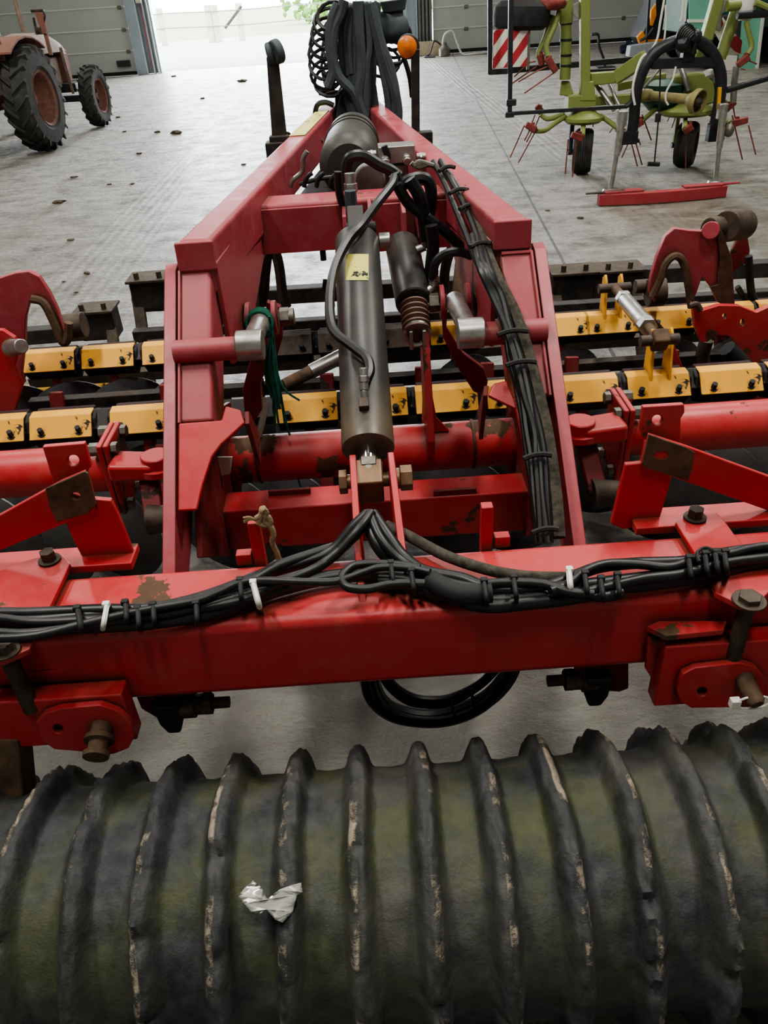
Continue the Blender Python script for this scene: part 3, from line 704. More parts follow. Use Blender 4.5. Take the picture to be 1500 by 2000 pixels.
def elbow(p, axis, L=.05, r=.013, bend=None):
    p = V(p); a = V(axis).normalized(); mb = MB().tube(p, p + a * L, r).nut(p + a * (L * .35), a, r * 1.3, L * .3)
    if bend is not None: mb.tube(p, p + V(bend).normalized() * L * .6, r * .9)
    return mb
for px, py, Y_, dr, bn in ((831, 482, 2.5, (0, 0, 1), (-1, 0, -.3)), (846, 560, 2.35, (.1, .2, 1), (-.6, -.2, -.4)), (850, 598, 2.33, (1, 0, 0), (-1, 0, .2))):
    P(elbow(W(px, py, Y=Y_), dr, .05, .014, bn), 'port_fitting', 'steel', .002, ram2)
e = onr(712, 770); P(elbow(e + V((0, -.004, .012)), (.02, .35, .6), .055, .011, (0, -.5, -.9)), 'port_fitting', 'steel', .002, ram)
e = onr(711, 792); P(MB().box(e, (.025, .03, .03), rx=.4), 'port_boss', 'iron', .003, ram)
# ---- disc gangs: clamps on a square bar, each with its arm and dished disc
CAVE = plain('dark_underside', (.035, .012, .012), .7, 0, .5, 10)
def clamp_unit(name, L, topmat, lug=False):
    """local: bar axis along X through the origin, camera side is -Y"""
    u = bpy.data.objects.new(name, None)
    t = MB().hull([[V((x, y, z)) for y, z in ((-.088, -.014), (-.080, -.006), (-.034, .050), (.006, .054), (.006, .062), (-.038, .058), (-.086, .002), (-.098, -.010))] for x in (-L / 2, L / 2)])
    root = t.build(name, topmat, HR, .004)
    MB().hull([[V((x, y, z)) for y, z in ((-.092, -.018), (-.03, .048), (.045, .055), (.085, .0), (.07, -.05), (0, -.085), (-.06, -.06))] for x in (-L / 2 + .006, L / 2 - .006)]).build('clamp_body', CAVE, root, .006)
    for x in (-L * .30, L * .30):
        MB().tube((x, -.072, -.002), (x, -.079, .008), .017, seg=14).nut((x, -.079, .008), (0, -.35, 1), .011, .022).build('clamp_bolt', 'rubber', root)
    for x in (-L / 2 + .004, L / 2 - .004):
        MB().tube((x, 0, 0), (x + (.018 if x > 0 else -.018), 0, 0), .058, seg=8).build('rubber_cushion', 'rubber', root, .006)
    if lug:
        for x in (-.035, .035):
            MB().plate([V((x, -.055, .035)), V((x, -.02, .20)), V((x, .005, .225)), V((x, .03, .205)), V((x, .03, .06))], V((.012, 0, 0))).build('turnbuckle_lug', topmat, root, .003)
    return root
def disc_arm(y_sign=1):
    a = MB().hull([[V((x, y, z)) for x in (-.019, .019)] + [V((x, y + d, z2)) for x, d, z2 in ((.019, .06, z), (-.019, .06, z))] for y, z in ((-.03, -.05), (-.075, -.15), (-.085, -.25), (-.07, -.33))])
    return a
def disc(r=.225):
    pr = []
    for i in range(9):
        t = i / 8; pr.append((-.055 * (1 - t * t) , r * t))
    back = [(d + .006, rr_) for d, rr_ in reversed(pr)]
    return MB().lathe((0, 0, 0), (1, 0, .0), pr + back, 40)
proto = clamp_unit('disc_clamp', .235, 'yellow')
DRK = clamp_unit('disc_clamp', .235, 'iron')
arm0 = disc_arm().build('disc_arm', 'red_worn', proto, .005)
d0 = disc().build('disc', 'disc', arm0); d0.location = (.03, -.06, -.31); d0.rotation_euler = (0, 0, math.radians(62))
MB().tube((0, -.06, -.34), (.09, -.03, -.34), .045, .03).build('disc_hub', 'black', arm0, .004)
DRK2 = DRK
lugp = clamp_unit('disc_clamp', .235, 'yellow', True)
R1, R2, R3 = (2.68, .55), (3.36, .55), (4.05, .60)
def put(src, px, py, row, first=False, flip=1, dz=0):
    p = W(px, py, Y=row[0] - .05); o = src if first else copy_tree(src, HR)
    o.location = V((p.x, row[0], row[1] + dz)) - V(HR.location)
    if flip < 0:
        for c in bpy.data.objects:
            if c.parent == o and c.name.startswith('disc_arm'):
                for k in bpy.data.objects:
                    if k.parent == c and k.name.startswith('disc') and 'hub' not in k.name: k.rotation_euler = (0, 0, math.radians(118))
    return o
def zrow(py, px, row):                                       # height that puts the plate where the photo has it
    return W(px, py, Y=row[0] - .05).z - (.022 if row is R1 else .024)
r1 = [(-12, 838), (120, 830), (278, 825), (600, 806), (736, 798), (872, 792), (1010, 781), (1145, 771), (1425, 744), (1560, 734)]
for i, (px, py) in enumerate(r1): o = put(proto, px, py, R1, i == 0, dz=zrow(820, 278, R1) - R1[1])
o1 = put(lugp, 1284, 756, R1, True, dz=zrow(820, 278, R1) - R1[1])
z2 = zrow(704, 97, R2) - R2[1]
DRK.location = V((-1.95, R2[0], R2[1] + z2)) - V(HR.location)
for (px, py) in ((-20, 712), (97, 707), (212, 700), (330, 692), (450, 684), (560, 676), (672, 668), (785, 660), (890, 652), (1100, 642), (1310, 628), (1420, 620), (1530, 612)):
    o = put(DRK2 if px in (450, 560, 672, 785) else proto, px, py, R2, dz=z2, flip=-1)
o2 = put(lugp, 1192, 638, R2, dz=z2)
for x in (-.6, .2):
    pass
for nm, row, dz in (('gang_beam', R1, zrow(820, 278, R1) - R1[1]), ('gang_beam', R2, z2)):
    P(MB().bar((-2.2, row[0], row[1] + dz), (2.3, row[0], row[1] + dz), .085, .085, (0, 1, 1)), nm, 'black', .006)
P(MB().bar(W(60, 790, Y=3.12), W(1500, 690, Y=3.12), .05, .05), 'scraper_bar', 'black', .005)
P(MB().bar(W(60, 745, Y=3.6), W(1500, 645, Y=3.6), .06, .05), 'scraper_bar', 'iron', .005)
for k, px in enumerate((70, 175, 290, 400, 470, 540, 610, 700, 800, 850, 930, 1010, 1100, 1180, 1300, 1420)):
    p = W(px, 800 - px * .07, Y=3.0); o = disc(.21).build('disc', 'disc', HR); o.location = V((p.x, 3.02 + .05 * (k % 2), .225)) - V(HR.location); o.rotation_euler = (0, 0, math.radians(60 if k % 2 else 112))
    if k % 2 == 0: P(MB().bar((p.x + .06, 3.1, .52), (p.x + .05, 3.02, .24), .03, .06, (1, 0, 0)), 'disc_leg', 'red_dark', .006)
# the black levelling board row ahead of the discs
for px, py, wd in ((195, 630, 80), (300, 570, 85), (1115, 556, 80), (1200, 552, 90)):
    yy = 4.15; a = W(px - wd / 2, py - 16, Y=yy); b = W(px + wd / 2, py + 16, Y=yy)
    o = P(MB().box(((a.x + b.x) / 2, yy, (a.z + b.z) / 2), (b.x - a.x, .14, abs(a.z - b.z) + .05)), 'tine_clamp', 'black', .012)
    P(MB().box(((a.x + b.x) / 2, yy, max(a.z, b.z) + .03), (b.x - a.x + .02, .18, .014)), 'clamp_cap', 'iron', .003, o)
    for sx in (-.06, .06): P(MB().tube(((a.x + b.x) / 2 + sx, yy - .05, max(a.z, b.z) + .03), ((a.x + b.x) / 2 + sx, yy - .05, max(a.z, b.z) + .07), .014, seg=8), 'cap_bolt', 'iron', 0, o)
    xx = a.x + .02 if px < 400 and px > 250 or px > 1000 and px < 1150 else b.x - .03
    P(MB().bar((xx, yy, max(a.z, b.z)), (xx + .02, yy - .25, .12), .035, .06, (1, 0, 0)), 'tine_leg', 'iron', .006, o)
for (pa, pb, yy, wd) in (((262, 592), (1560, 520), 4.3, .085), ((190, 590 + 55), (-60, 665), 4.3, .085), ((262, 655), (1560, 572), 3.85, .06), ((40, 697), (215, 682), 3.75, .05)):
    P(MB().bar(W(*pa, Y=yy), W(*pb, Y=yy), wd, wd, (0, 0, 1)), 'crossboard_bar', 'black', .006)
P(MB().tube(W(30, 765, Y=3.7), W(240, 748, Y=3.7), .03), 'yellow_axle', 'yellow')
# front levelling tines seen as dark posts and hoops
for pts, yy, mt in (
    ([(505, 640), (508, 560), (518, 500), (535, 490), (545, 520), (552, 575), (560, 600)], 3.3, 'iron'),
    ([(872, 600), (868, 540), (880, 490), (900, 480), (925, 520), (935, 560)], 3.3, 'iron'),
    ([(645, 600), (640, 560), (630, 555)], 3.3, 'black')):
    P(MB().path([W(a, b, Y=yy) for a, b in pts], .022, 8), 'tine_hoop', mt)
P(MB().plate(yp([(515, 500), (533, 490), (527, 540), (524, 600), (505, 600), (506, 560)], 3.32), V((0, .02, 0))), 'hoop_web', 'red_dark', .002)
P(MB().bar(W(905, 470, Y=3.1), W(893, 600, Y=2.9), .03, .05, (1, 0, 0)), 'oak_coloured_tie', 'brown', .003)
P(MB().bar(W(935, 525, Y=3.4), W(900, 600, Y=2.9), .02, .03, (1, 0, 0)), 'flat_tie', 'iron', .003)
# silver turnbuckle lying behind the big ram
a_, b_ = W(556, 752, Y=2.85), W(668, 695, Y=2.95)
tb = P(MB().tube(a_, a_.lerp(b_, .5), .026), 'depth_turnbuckle', 'brown'); P(MB().tube(a_.lerp(b_, .45), b_, .03), 'turnbuckle_sleeve', 'steel', .003, tb)
# turnbuckle between the two yellow clamps
p, q = W(1200, 562, Y=3.3), W(1288, 664, Y=2.62)
tbk = P(MB().tube(p, q, .019), 'turnbuckle', 'brown')
P(MB().tube(p.lerp(q, .28), p.lerp(q, .72), .032).nut(p.lerp(q, .22), q - p, .036, .04).nut(p.lerp(q, .72), q - p, .036, .05), 'turnbuckle_sleeve', 'steel', .003, tbk)
P(MB().tube(p - V((.07, 0, 0)), p + V((.07, 0, 0)), .02), 'turnbuckle_pin', 'iron', 0, tbk); P(MB().tube(q - V((.07, 0, 0)), q + V((.07, 0, 0)), .02), 'turnbuckle_pin', 'iron', 0, tbk)
P(MB().box(q, (.06, .06, .07), rx=.6), 'turnbuckle_eye', 'brown', .01, tbk)

# ---- curved wing brackets (left and right)
lw = P(MB().plate(yp([(-60, 548), (0, 543), (30, 533), (55, 530), (75, 540), (95, 570), (112, 605), (130, 665), (120, 668), (108, 640), (90, 598), (72, 580), (58, 588), (50, 620), (48, 680), (42, 730), (48, 750), (-60, 756)], 3.15), V((0, .03, 0))), 'wing_hoop', 'red_far', .004)
P(MB().path([W(a, b, Y=3.13) for a, b in ((62, 584), (85, 592), (105, 630), (122, 668), (132, 660), (134, 630))], .018, 8), 'hoop_lining', 'brown', 0, lw)
lw2 = P(MB().plate(yp([(-60, 640), (5, 645), (28, 660), (38, 690), (30, 715), (44, 752), (30, 800), (0, 900), (-60, 900)], 2.95), V((0, .025, 0))), 'wing_cheek', 'red', .004)
P(MB().tube(W(20, 680, Y=2.94), W(42, 676, Y=2.86), .035, .028), 'wing_pin', 'steel', .004, lw2)
P(MB().tube(W(1265, 572, Y=3.3), W(1296, 570, Y=3.3), .06).tube(W(1240, 560, Y=3.35), W(1300, 556, Y=3.35), .03), 'pivot_tube', 'iron', .004)
P(MB().tube(W(120, 640, Y=3.3), W(165, 634, Y=3.3), .055), 'pivot_tube', 'iron', .004)
rw = P(MB().plate(yp([(1268, 570), (1272, 540), (1284, 500), (1300, 462), (1318, 446), (1345, 450), (1375, 452), (1392, 436), (1404, 436), (1408, 455), (1424, 500), (1432, 560), (1435, 600), (1402, 590), (1388, 560), (1372, 540), (1362, 570), (1348, 600), (1344, 560), (1338, 520), (1325, 502), (1312, 500), (1300, 520), (1290, 545), (1280, 592)], 3.15), V((0, .03, 0))), 'wing_hoop', 'red_far', .004)
P(MB().path([W(a, b, Y=3.12) for a, b in ((1274, 580), (1290, 545), (1300, 516), (1318, 500), (1334, 512), (1344, 556), (1350, 600))], .016, 8), 'hoop_lining', 'brown', 0, rw)
P(MB().plate(yp([(1400, 438), (1412, 455), (1430, 505), (1436, 600), (1404, 592), (1388, 560), (1402, 556), (1406, 500)], 3.13), V((0, .01, 0))), 'rusty_edge_plate', 'brown', .003, rw)
P(MB().tube(W(1388, 450, Y=3.10), W(1388, 450, Y=3.15), .034), 'hoop_boss', 'red_far', .004, rw)
P(MB().tube(W(1385, 447, Y=3.2), W(1448, 437, Y=3.3), .045).tube(W(1418, 442, Y=3.2), W(1452, 438, Y=3.3), .062), 'wing_ram_eye', 'iron', .006, rw)
P(MB().plate(yp([(1446, 430), (1456, 434), (1465, 490), (1462, 510), (1432, 532), (1424, 500), (1440, 470)], 3.45), V((0, .02, 0))), 'wing_ear', 'red_dark', .003, rw)
P(MB().path([W(a, b, Y=3.4) for a, b in ((1462, 500), (1466, 560), (1475, 590), (1500, 600), (1560, 605))], .018, 8), 'hose', 'hose', 0, rw)
P(MB().path([W(a, b, Y=3.4) for a, b in ((1440, 560), (1455, 582), (1480, 602), (1510, 606))], .013, 8), 'hose', 'hose', 0, rw)
rc = P(MB().plate(yp([(1353, 592), (1372, 607), (1405, 597), (1445, 598), (1478, 611), (1502, 600), (1580, 595), (1580, 800), (1462, 800), (1452, 720), (1445, 680), (1425, 656), (1398, 654), (1382, 668), (1370, 668), (1358, 640)], 2.95), V((0, .03, 0)), [hole_px(1415, 618, 4, 6, lambda a, b: W(a, b, Y=2.95)), hole_px(1450, 630, 4, 8, lambda a, b: W(a, b, Y=2.95))]), 'wing_cheek', 'red_worn', .004)
P(MB().path([W(a, b, Y=2.93) for a, b in ((1348, 598), (1360, 594), (1368, 606))], .012, 8), 'cheek_weld', 'iron', 0, rc)
P(MB().plate(yp([(1256, 608), (1280, 622), (1310, 655), (1335, 720), (1352, 752), (1345, 760), (1318, 715), (1300, 670), (1276, 632)], 2.9), V((0, .03, 0))), 'curved_rib', 'red_worn', .003)
P(MB().path([W(a, b, Y=2.9) for a, b in ((1420, 680), (1440, 700), (1455, 716))], .035, 10), 'rubber_bump', 'rubber')
for (px, py, dx) in ((1400, 690, 0), ):
    P(MB().path([W(a, b, Y=3.1) for a, b in ((1380, 665), (1372, 700), (1384, 740))], .03, 10), 'scraper_arm', 'iron')

# ---- air tank, valve block and the front mast
tk0, tk1 = W(683, 318, Y=3.35), W(690, 268, Y=4.15); ta = (tk1 - tk0).normalized(); tl = (tk1 - tk0).length
tank = P(MB().lathe(tk0 - ta * .12, ta, [(0, 0), (.005, .085), (.03, .108), (.08, .120), (tl + .02, .120), (tl + .08, .105), (tl + .12, .06), (tl + .13, 0)], 40), 'air_tank', 'tank')
for f in (.50, .66): P(MB().lathe(tk0 + ta * tl * f, ta, [(0, .120), (0, .124), (.012, .124), (.012, .120)], 40), 'tank_band', 'black', 0, tank)
P(MB().tube(W(722, 352, Y=3.02), W(722, 346, Y=3.05), .058, seg=32), 'grey_reservoir', plain('grey_plastic', (.28, .28, .26), .5), .01)
vb0 = W(774, 298, Y=3.15)
vb = P(MB().box(vb0, (.135, .10, .06)), 'valve_block', 'steel', .004)
P(MB().box(vb0 + V((-.01, .0, -.12)), (.10, .08, .17)), 'valve_body', 'bolt', .006, vb)
for dx in (-.045, .035):
    P(elbow(vb0 + V((dx, -.05, -.01)), (0, -1, -.2), .045, .014), 'valve_fitting', 'steel', .002, vb)
for dx, dz in ((-.075, 0), (-.07, -.10), (-.07, -.17), (.075, -.02)):
    P(elbow(vb0 + V((dx, 0, dz)), (-1 if dx < 0 else 1, 0, 0), .035, .013), 'valve_fitting', 'steel', .002, vb)
MY = 5.0
DM = plain('hazed_mast_steel', (.07, .085, .096), .7, .1, .4, 6)  # base lightened to slate, the haze towards the door is in this colour
mast = P(MB().plate(yp([(655, 228), (654, 190), (668, 165), (690, 150), (700, 105), (706, 20), (735, 10), (744, 20), (742, 90), (730, 150), (738, 205), (742, 240), (740, 260), (665, 262)], MY), V((0, .12, 0))), 'hose_mast', DM, .01)
P(MB().plate(yp([(672, 30), (700, 12), (716, 40), (712, 120), (700, 175), (688, 160), (670, 90)], MY - .06), V((0, .05, 0))), 'mast_cheek', DM, .006, mast)
P(MB().plate(yp([(731, 0), (744, 6), (745, 60), (733, 60)], MY - .09), V((0, .05, 0))), 'mast_tab', DM, .006, mast)
P(MB().plate(yp([(690, 165), (735, 165), (748, 262), (672, 262), (655, 230), (665, 185)], MY - .12), V((0, .05, 0))), 'mast_foot', DM, .006, mast)
P(MB().tube(W(622, 180, Y=MY), W(655, 177, Y=MY), .018).tube(W(646, 178, Y=MY - .02), W(648, 188, Y=MY - .02), .03), 'handle', 'black', .003, mast)
rr = random.Random(5)
def hose(pts, Y_, r, mat='hose', par=None, name='hose', f=None, seg=8):
    f = f or (lambda a, b: W(a, b, Y=Y_))
    return P(MB().path([f(a, b) for a, b in pts], r, seg), name, mat, 0, par)
for k in range(7):                                            # hoses folded over the mast
    x = 662 + k * 8.5; j = rr.uniform(-5, 5)
    hose([(x + 8 + j, 150 - k * 3), (x + 6, 80), (x + 6 + j, 35), (x + 9, 12 + rr.uniform(0, 5)), (x + 13, 22), (x + 14 + j, 80), (x + 14, 160), (686 + k * 5 + j, 235)], MY - .15 - .02 * (k % 3), .022, DM, mast)
for pts, r in (([(712, 6), (718, 30), (722, 90), (716, 130), (714, 200), (722, 260)], .02), ([(722, 6), (735, 60), (752, 120), (768, 170), (776, 215), (775, 240)], .03), ([(726, 12), (742, 80), (760, 130), (772, 185), (770, 232)], .028), ([(722, 20), (738, 95), (750, 150), (757, 190), (760, 225)], .02), ([(672, 0), (664, 30), (652, 60), (650, 110), (662, 150), (690, 180), (705, 215), (730, 262)], .026), ([(660, 8), (648, 40), (644, 90), (650, 140), (640, 170)], .026), ([(700, 2), (702, 60), (706, 130), (700, 190), (720, 245)], .03)):
    hose(pts, MY - .22, r, DM, mast)
def coil(name, cpts, R, r, turns, Y_, par):
    cp = [W(a, b, Y=Y_) for a, b in cpts]; out = []
    n = turns * 14
    for i in range(n + 1):
        t = i / n * (len(cp) - 1); k = min(int(t), len(cp) - 2); c = cp[k].lerp(cp[k + 1], t - k)
        tn = (cp[k + 1] - cp[k]).normalized(); x, y, z = V((1, 0, 0)), V((0, .70, .72)), tn; a = 2 * PI * i / 14
        out.append(c + x * math.cos(a) * R + y * math.sin(a) * R + tn * (.0))
    return P(MB().path(out, r, 6, False), name, 'hose', 0, par)
coil('coiled_air_hose', [(652, 25), (640, 45), (634, 80), (630, 110), (634, 145), (645, 168)], .078, .0095, 8, MY - .1, mast)
coil('coiled_air_hose', [(655, 50), (650, 90), (648, 130), (655, 165)], .06, .009, 7, MY + .1, mast)
coil('coiled_air_hose', [(745, 140), (760, 110), (775, 95), (768, 70)], .078, .009, 5, MY + .05, mast)
hose([(775, 50), (792, 52), (800, 70), (801, 90)], MY, .018, 'hose', mast); hose([(775, 70), (788, 110), (800, 150), (805, 190)], MY, .014, 'hose', mast)
bk = P(MB().sphere(W(762, 52, Y=MY), .10, 3, (1.05, .6, .85), .3, 4), 'mast_lamp', DM, 0, mast)
P(MB().tube(W(768, 0, Y=MY), W(770, 22, Y=MY), .075, .06).sphere(W(771, 30, Y=MY), .05), 'plug_holder', DM, .004, mast)
hose([(750, 40), (742, 34), (744, 28)], MY, .03, DM, mast)
# hoses looping on the drawbar front
hose([(615, 225), (620, 205), (636, 200), (652, 206)], 4.75, .014, 'hose')
hose([(560, 278), (590, 262), (612, 262), (630, 278)], 4.3, .010, 'hose')
hose([(742, 232), (758, 230), (780, 240), (802, 252)], 4.4, .010, 'hose')
P(MB().plate([V((-.318, 3.9, 1.3446)), V((-.244, 3.9, 1.3446)), V((-.152, 4.8, 1.3352)), V((-.222, 4.8, 1.3352))], V((0, 0, .003))), 'serial_plate', 'sticker', 0, rail_l)
# position lamps on stalks either side of the drawbar
YL = 4.2
ls = P(MB().bar(W(547, 278, Y=YL), W(532, 110, Y=YL), .075, .03, (0, 1, 0), .055, .03), 'lamp_stalk', 'black', .006)
P(MB().tube(W(533, 104, Y=YL - .03), W(548, 98, Y=YL - .01), .052, .052).tube(W(522, 107, Y=YL), W(535, 103, Y=YL), .048), 'position_lamp', DM, .01, ls)
P(MB().box(W(548, 285, Y=YL), (.10, .06, .10)).box(W(538, 293, Y=YL), (.09, .08, .08)), 'lamp_bracket', 'black', .008, ls)
hose([(562, 275), (566, 262), (558, 260), (556, 272)], YL, .006, 'hose', ls)
rs = P(MB().bar(W(812, 275, Y=YL), W(811, 95, Y=YL), .040, .03, (0, 1, 0), .040, .03), 'lamp_stalk', 'black', .006)
am = W(798, 91, Y=YL); P(MB().tube(am + V((.0, -.01, 0)), am + V((0, .05, 0)), .052, seg=28), 'lamp_housing', 'black', .01, rs)
P(MB().lathe(am + V((-.008, -.012, 0)), (0, -1, 0), [(0, .046), (.012, .044), (.022, .03), (.026, 0)], 28), 'amber_reflector', 'amber', 0, rs)
P(MB().box(W(825, 275, Y=YL), (.10, .06, .09)).box(W(812, 270, Y=YL), (.12, .05, .05)), 'lamp_bracket', 'black', .008, rs)

# ---- pipes and hoses between the drawbar rails
hose([(600, 295), (592, 310), (590, 335), (572, 352), (566, 366)], 3.2, .009, 'steel', name='steel_pipe')
for x in (602, 626, 652): hose([(x + 8, 338), (x + 2, 342), (x - 5, 352), (x - 8, 366)], 3.0, .008)
hose([(585, 360), (620, 350), (660, 345), (700, 340), (735, 330)], 3.05, .008)
hose([(683, 360), (676, 330), (684, 308), (710, 305), (740, 322), (762, 332), (780, 345)], 2.95, .020)
P(elbow(W(687, 395, Y=2.7), (0, .1, 1), .09, .018), 'port_fitting', 'steel', .002)
hose([(660, 335), (662, 370), (670, 400), (690, 430)], 2.72, .014)
hose([(684, 372), (686, 400), (688, 420), (692, 455)], 2.66, .02, DM)
hose([(770, 345), (765, 362), (735, 400), (706, 440), (680, 470), (655, 520), (645, 570), (645, 620), (655, 650), (690, 678), (716, 700), (722, 725), (714, 745)], 0, .0135, f=lambda a, b: CP(a, b, .085 if b > 430 else .06))
hose([(770, 340), (782, 362), (800, 352), (826, 348), (840, 362), (842, 400), (836, 430), (834, 470)], 2.55, .019)
hose([(775, 360), (800, 400), (840, 430), (880, 462), (915, 500), (940, 520)], 2.5, .017)
hose([(800, 350), (822, 390), (828, 430), (832, 470)], 2.5, .02)
hose([(845, 545), (850, 515), (868, 497), (895, 492), (922, 500)], 2.35, .014)
hose([(842, 440), (846, 480), (842, 520), (838, 570)], 2.45, .02)
hose([(750, 285), (757, 310), (748, 335)], 3.1, .012)
for k in range(5):                                             # steel pipes leaving the block
    hose([(803 + k * 2, 318 + k * 3), (818, 328 - k * 3), (842 + k * 2, 322 + k), (862 + k * 4, 344 - k), (884 + k * 4, 384 - k * 3), (904 + k * 4, 424), (916 + k * 4, 458)], 2.75, .0085, 'bolt', name='steel_pipe')
# bundle running down the right tower
base_path = [(852, 326), (880, 372), (905, 420), (922, 470), (945, 520), (968, 575), (990, 640), (1008, 700), (1026, 770), (1044, 840), (1052, 900), (1058, 970), (1066, 1060)]
def RB(off): return lambda a, b: (W(a, b, Y=2.15 + (505 - b) * .0038) + V((0, -off, off * .5))) if b < 505 else TP(a, b, .0 + off)
offs = [(-15, .05, .0095), (-7, .060, .0100), (1, .058, .0105), (9, .06, .0095), (-11, .035, .0095), (3, .04, .0100), (14, .05, .009)]
bun = None
for k, (dx, off, r) in enumerate(offs):
    j = [rr.uniform(-3, 3) for _ in base_path]
    bp_ = base_path if k % 3 == 0 else base_path[3:]
    pts = [(x + dx * (.55 + .45 * math.sin(i * .8 + k)) + j[i], y) for i, (x, y) in enumerate(bp_)]
    o = hose(pts, 0, r, f=RB(off), par=bun, name='hose_bundle' if bun is None else 'hose')
    bun = bun or o
hose([(905, 380), (928, 430), (945, 500), (975, 555), (1005, 615), (1030, 690), (1048, 760), (1066, 840), (1078, 920), (1086, 990), (1090, 1050)], 0, .019, 'dirty_hose', f=RB(.04), par=bun, name='braided_sleeve')
hose([(990, 640), (1002, 720), (1018, 800), (1032, 900), (1042, 970), (1050, 1060)], 0, .009, f=RB(.03), par=bun)
def tie(pts, f, mat='hose', par=None, r=.003, name='cable_tie'):
    return P(MB().path([f(a, b) for a, b in pts], r, 6), name, mat, 0, par)
for (x, y, w_) in ((868, 345, 15), (890, 388, 18), (908, 418, 17), (930, 490, 20), (1002, 648, 30), (1018, 708, 30), (1050, 890, 28), (1065, 1035, 26)):
    f = RB(.085); o = P(MB().path([f(x - w_, y + 6), f(x - w_ * .3, y - 1), f(x + w_ * .4, y - 3), f(x + w_, y - 1)], .0065, 6), 'cable_tie', 'rubber', 0, bun)
# bundles lying on the main beam
def BZ(z): return lambda a, b: W(a, b, Z=z)
def bh(pts, r, z, par, name='hose', mat='hose', rise=None):
    out = []; pts = list(pts)
    if pts[-1][0] >= 1560: pts.append((1950, pts[-1][1] - 27))
    if pts[0][0] <= -60: pts.insert(0, (-450, pts[0][1] + 25))
    for (a, b) in pts:
        zz = z
        if rise:
            d = abs(a - 720); zz = z + rise * max(0, 1 - d / 95.0) * max(0, min(1, (1120 - b) / 80))
        out.append(W(a, b, Z=zz))
    return P(MB().path(out, r, 10), name, mat, 0, par)
lb1 = bh([(-60, 1212), (60, 1212), (150, 1205), (300, 1190), (410, 1162), (520, 1120), (600, 1096), (650, 1075), (690, 1030), (718, 1004)], .0135, .882, None, 'hose_bundle', rise=.07)
bh([(-60, 1222), (60, 1225), (180, 1222), (300, 1214), (420, 1194), (540, 1152), (640, 1128), (720, 1122), (790, 1128)], .016, .884, lb1)
bh([(-60, 1238), (50, 1238), (150, 1226), (250, 1208), (380, 1190), (480, 1170), (540, 1140), (620, 1108), (690, 1050), (722, 1003)], .0105, .902, lb1, rise=.06)
bh([(-60, 1200), (60, 1198), (180, 1192), (300, 1188), (400, 1166), (470, 1148), (540, 1108), (620, 1080), (660, 1068)], .013, .890, lb1)
bh([(-60, 1250), (60, 1243), (150, 1222), (260, 1196), (380, 1174), (430, 1156), (470, 1138), (520, 1134), (600, 1137), (660, 1135), (710, 1118), (745, 1108), (800, 1110), (840, 1118)], .0085, .925, lb1)
bh([(-60, 1208), (60, 1216), (150, 1213), (300, 1202), (420, 1178), (560, 1134), (640, 1096), (700, 1035), (726, 1001)], .0105, .905, lb1, rise=.06)
bh([(820, 1110), (760, 1102), (700, 1103), (674, 1118), (668, 1135), (682, 1148), (720, 1150), (770, 1140), (830, 1140)], .0095, .925, lb1)
rb1 = bh([(716, 1003), (735, 1060), (770, 1100), (830, 1140), (880, 1165), (950, 1183), (1040, 1176), (1120, 1166), (1190, 1150)], .015, .882, None, 'hose_bundle', rise=.07)
bh([(722, 1003), (745, 1055), (790, 1100), (850, 1130), (920, 1148), (1000, 1152), (1080, 1146), (1140, 1160), (1180, 1165), (1215, 1158)], .011, .9, rb1, rise=.06)
bh([(728, 1003), (760, 1050), (790, 1090), (830, 1116), (900, 1130), (960, 1150), (1060, 1150), (1150, 1142), (1250, 1130), (1350, 1116), (1450, 1098), (1560, 1086)], .0135, .892, rb1, rise=.06)
bh([(740, 1135), (800, 1140), (870, 1160), (960, 1172), (1060, 1164), (1150, 1150), (1280, 1138), (1380, 1122), (1480, 1100), (1560, 1092)], .016, .885, rb1)
bh([(755, 1026), (800, 1048), (870, 1085), (950, 1112), (1020, 1125), (1090, 1128), (1140, 1128)], .0125, .89, rb1, mat='dirty_hose')
bh([(1075, 1155), (1110, 1142), (1140, 1118), (1185, 1102), (1250, 1102), (1310, 1108), (1360, 1092), (1420, 1084), (1480, 1070), (1560, 1064)], .0105, .915, rb1)
bh([(1060, 1150), (1120, 1126), (1170, 1108), (1240, 1100), (1340, 1096), (1430, 1078), (1560, 1066)], .0125, .89, rb1)
bh([(1130, 1160), (1180, 1148), (1260, 1130), (1330, 1122), (1420, 1100), (1500, 1090), (1560, 1084)], .0105, .91, rb1)
bh([(840, 1132), (870, 1150), (900, 1160), (930, 1160), (960, 1158)], .021, .905, rb1, 'tape_wrap', 'rubber')
bh([(950, 1140), (1000, 1137), (1060, 1140), (1110, 1156), (1160, 1160)], .0095, .918, rb1)
def ring(px, py, ang, L_, mat, par, name='cable_tie', r=.0042, z=.925, wd=1):
    a = math.radians(ang); ex, ey = math.cos(a) * L_, -math.sin(a) * L_
    p0, p1 = W(px - ex, py - ey, Z=z - .045), W(px + ex, py + ey, Z=z - .045); pm = W(px, py, Z=z + .012)
    m1, m2 = W(px - ex * .75, py - ey * .75, Z=z), W(px + ex * .75, py + ey * .75, Z=z)
    o = P(MB().path([p0, m1, pm, m2, p1], r * wd, 6), name, mat, 0, par)
    P(MB().box(m1 + V((0, 0, .004)), (.014, .012, .012)), 'tie_head', mat, .002, o)
    return o
for px, py, a in ((155, 1210, 80), (205, 1203, 100)): ring(px, py, -a, 26, 'white' if px == 205 else 'rubber', lb1, r=.0055)
ring(500, 1160, -75, 27, 'white', lb1, r=.006)
for px, py in ((246, 1196), (300, 1200), (384, 1198), (270, 1208), (470, 1152)): ring(px, py, -86, 22, 'rubber', lb1, r=.005)
ring(1113, 1132, -85, 22, 'white', rb1, r=.006)
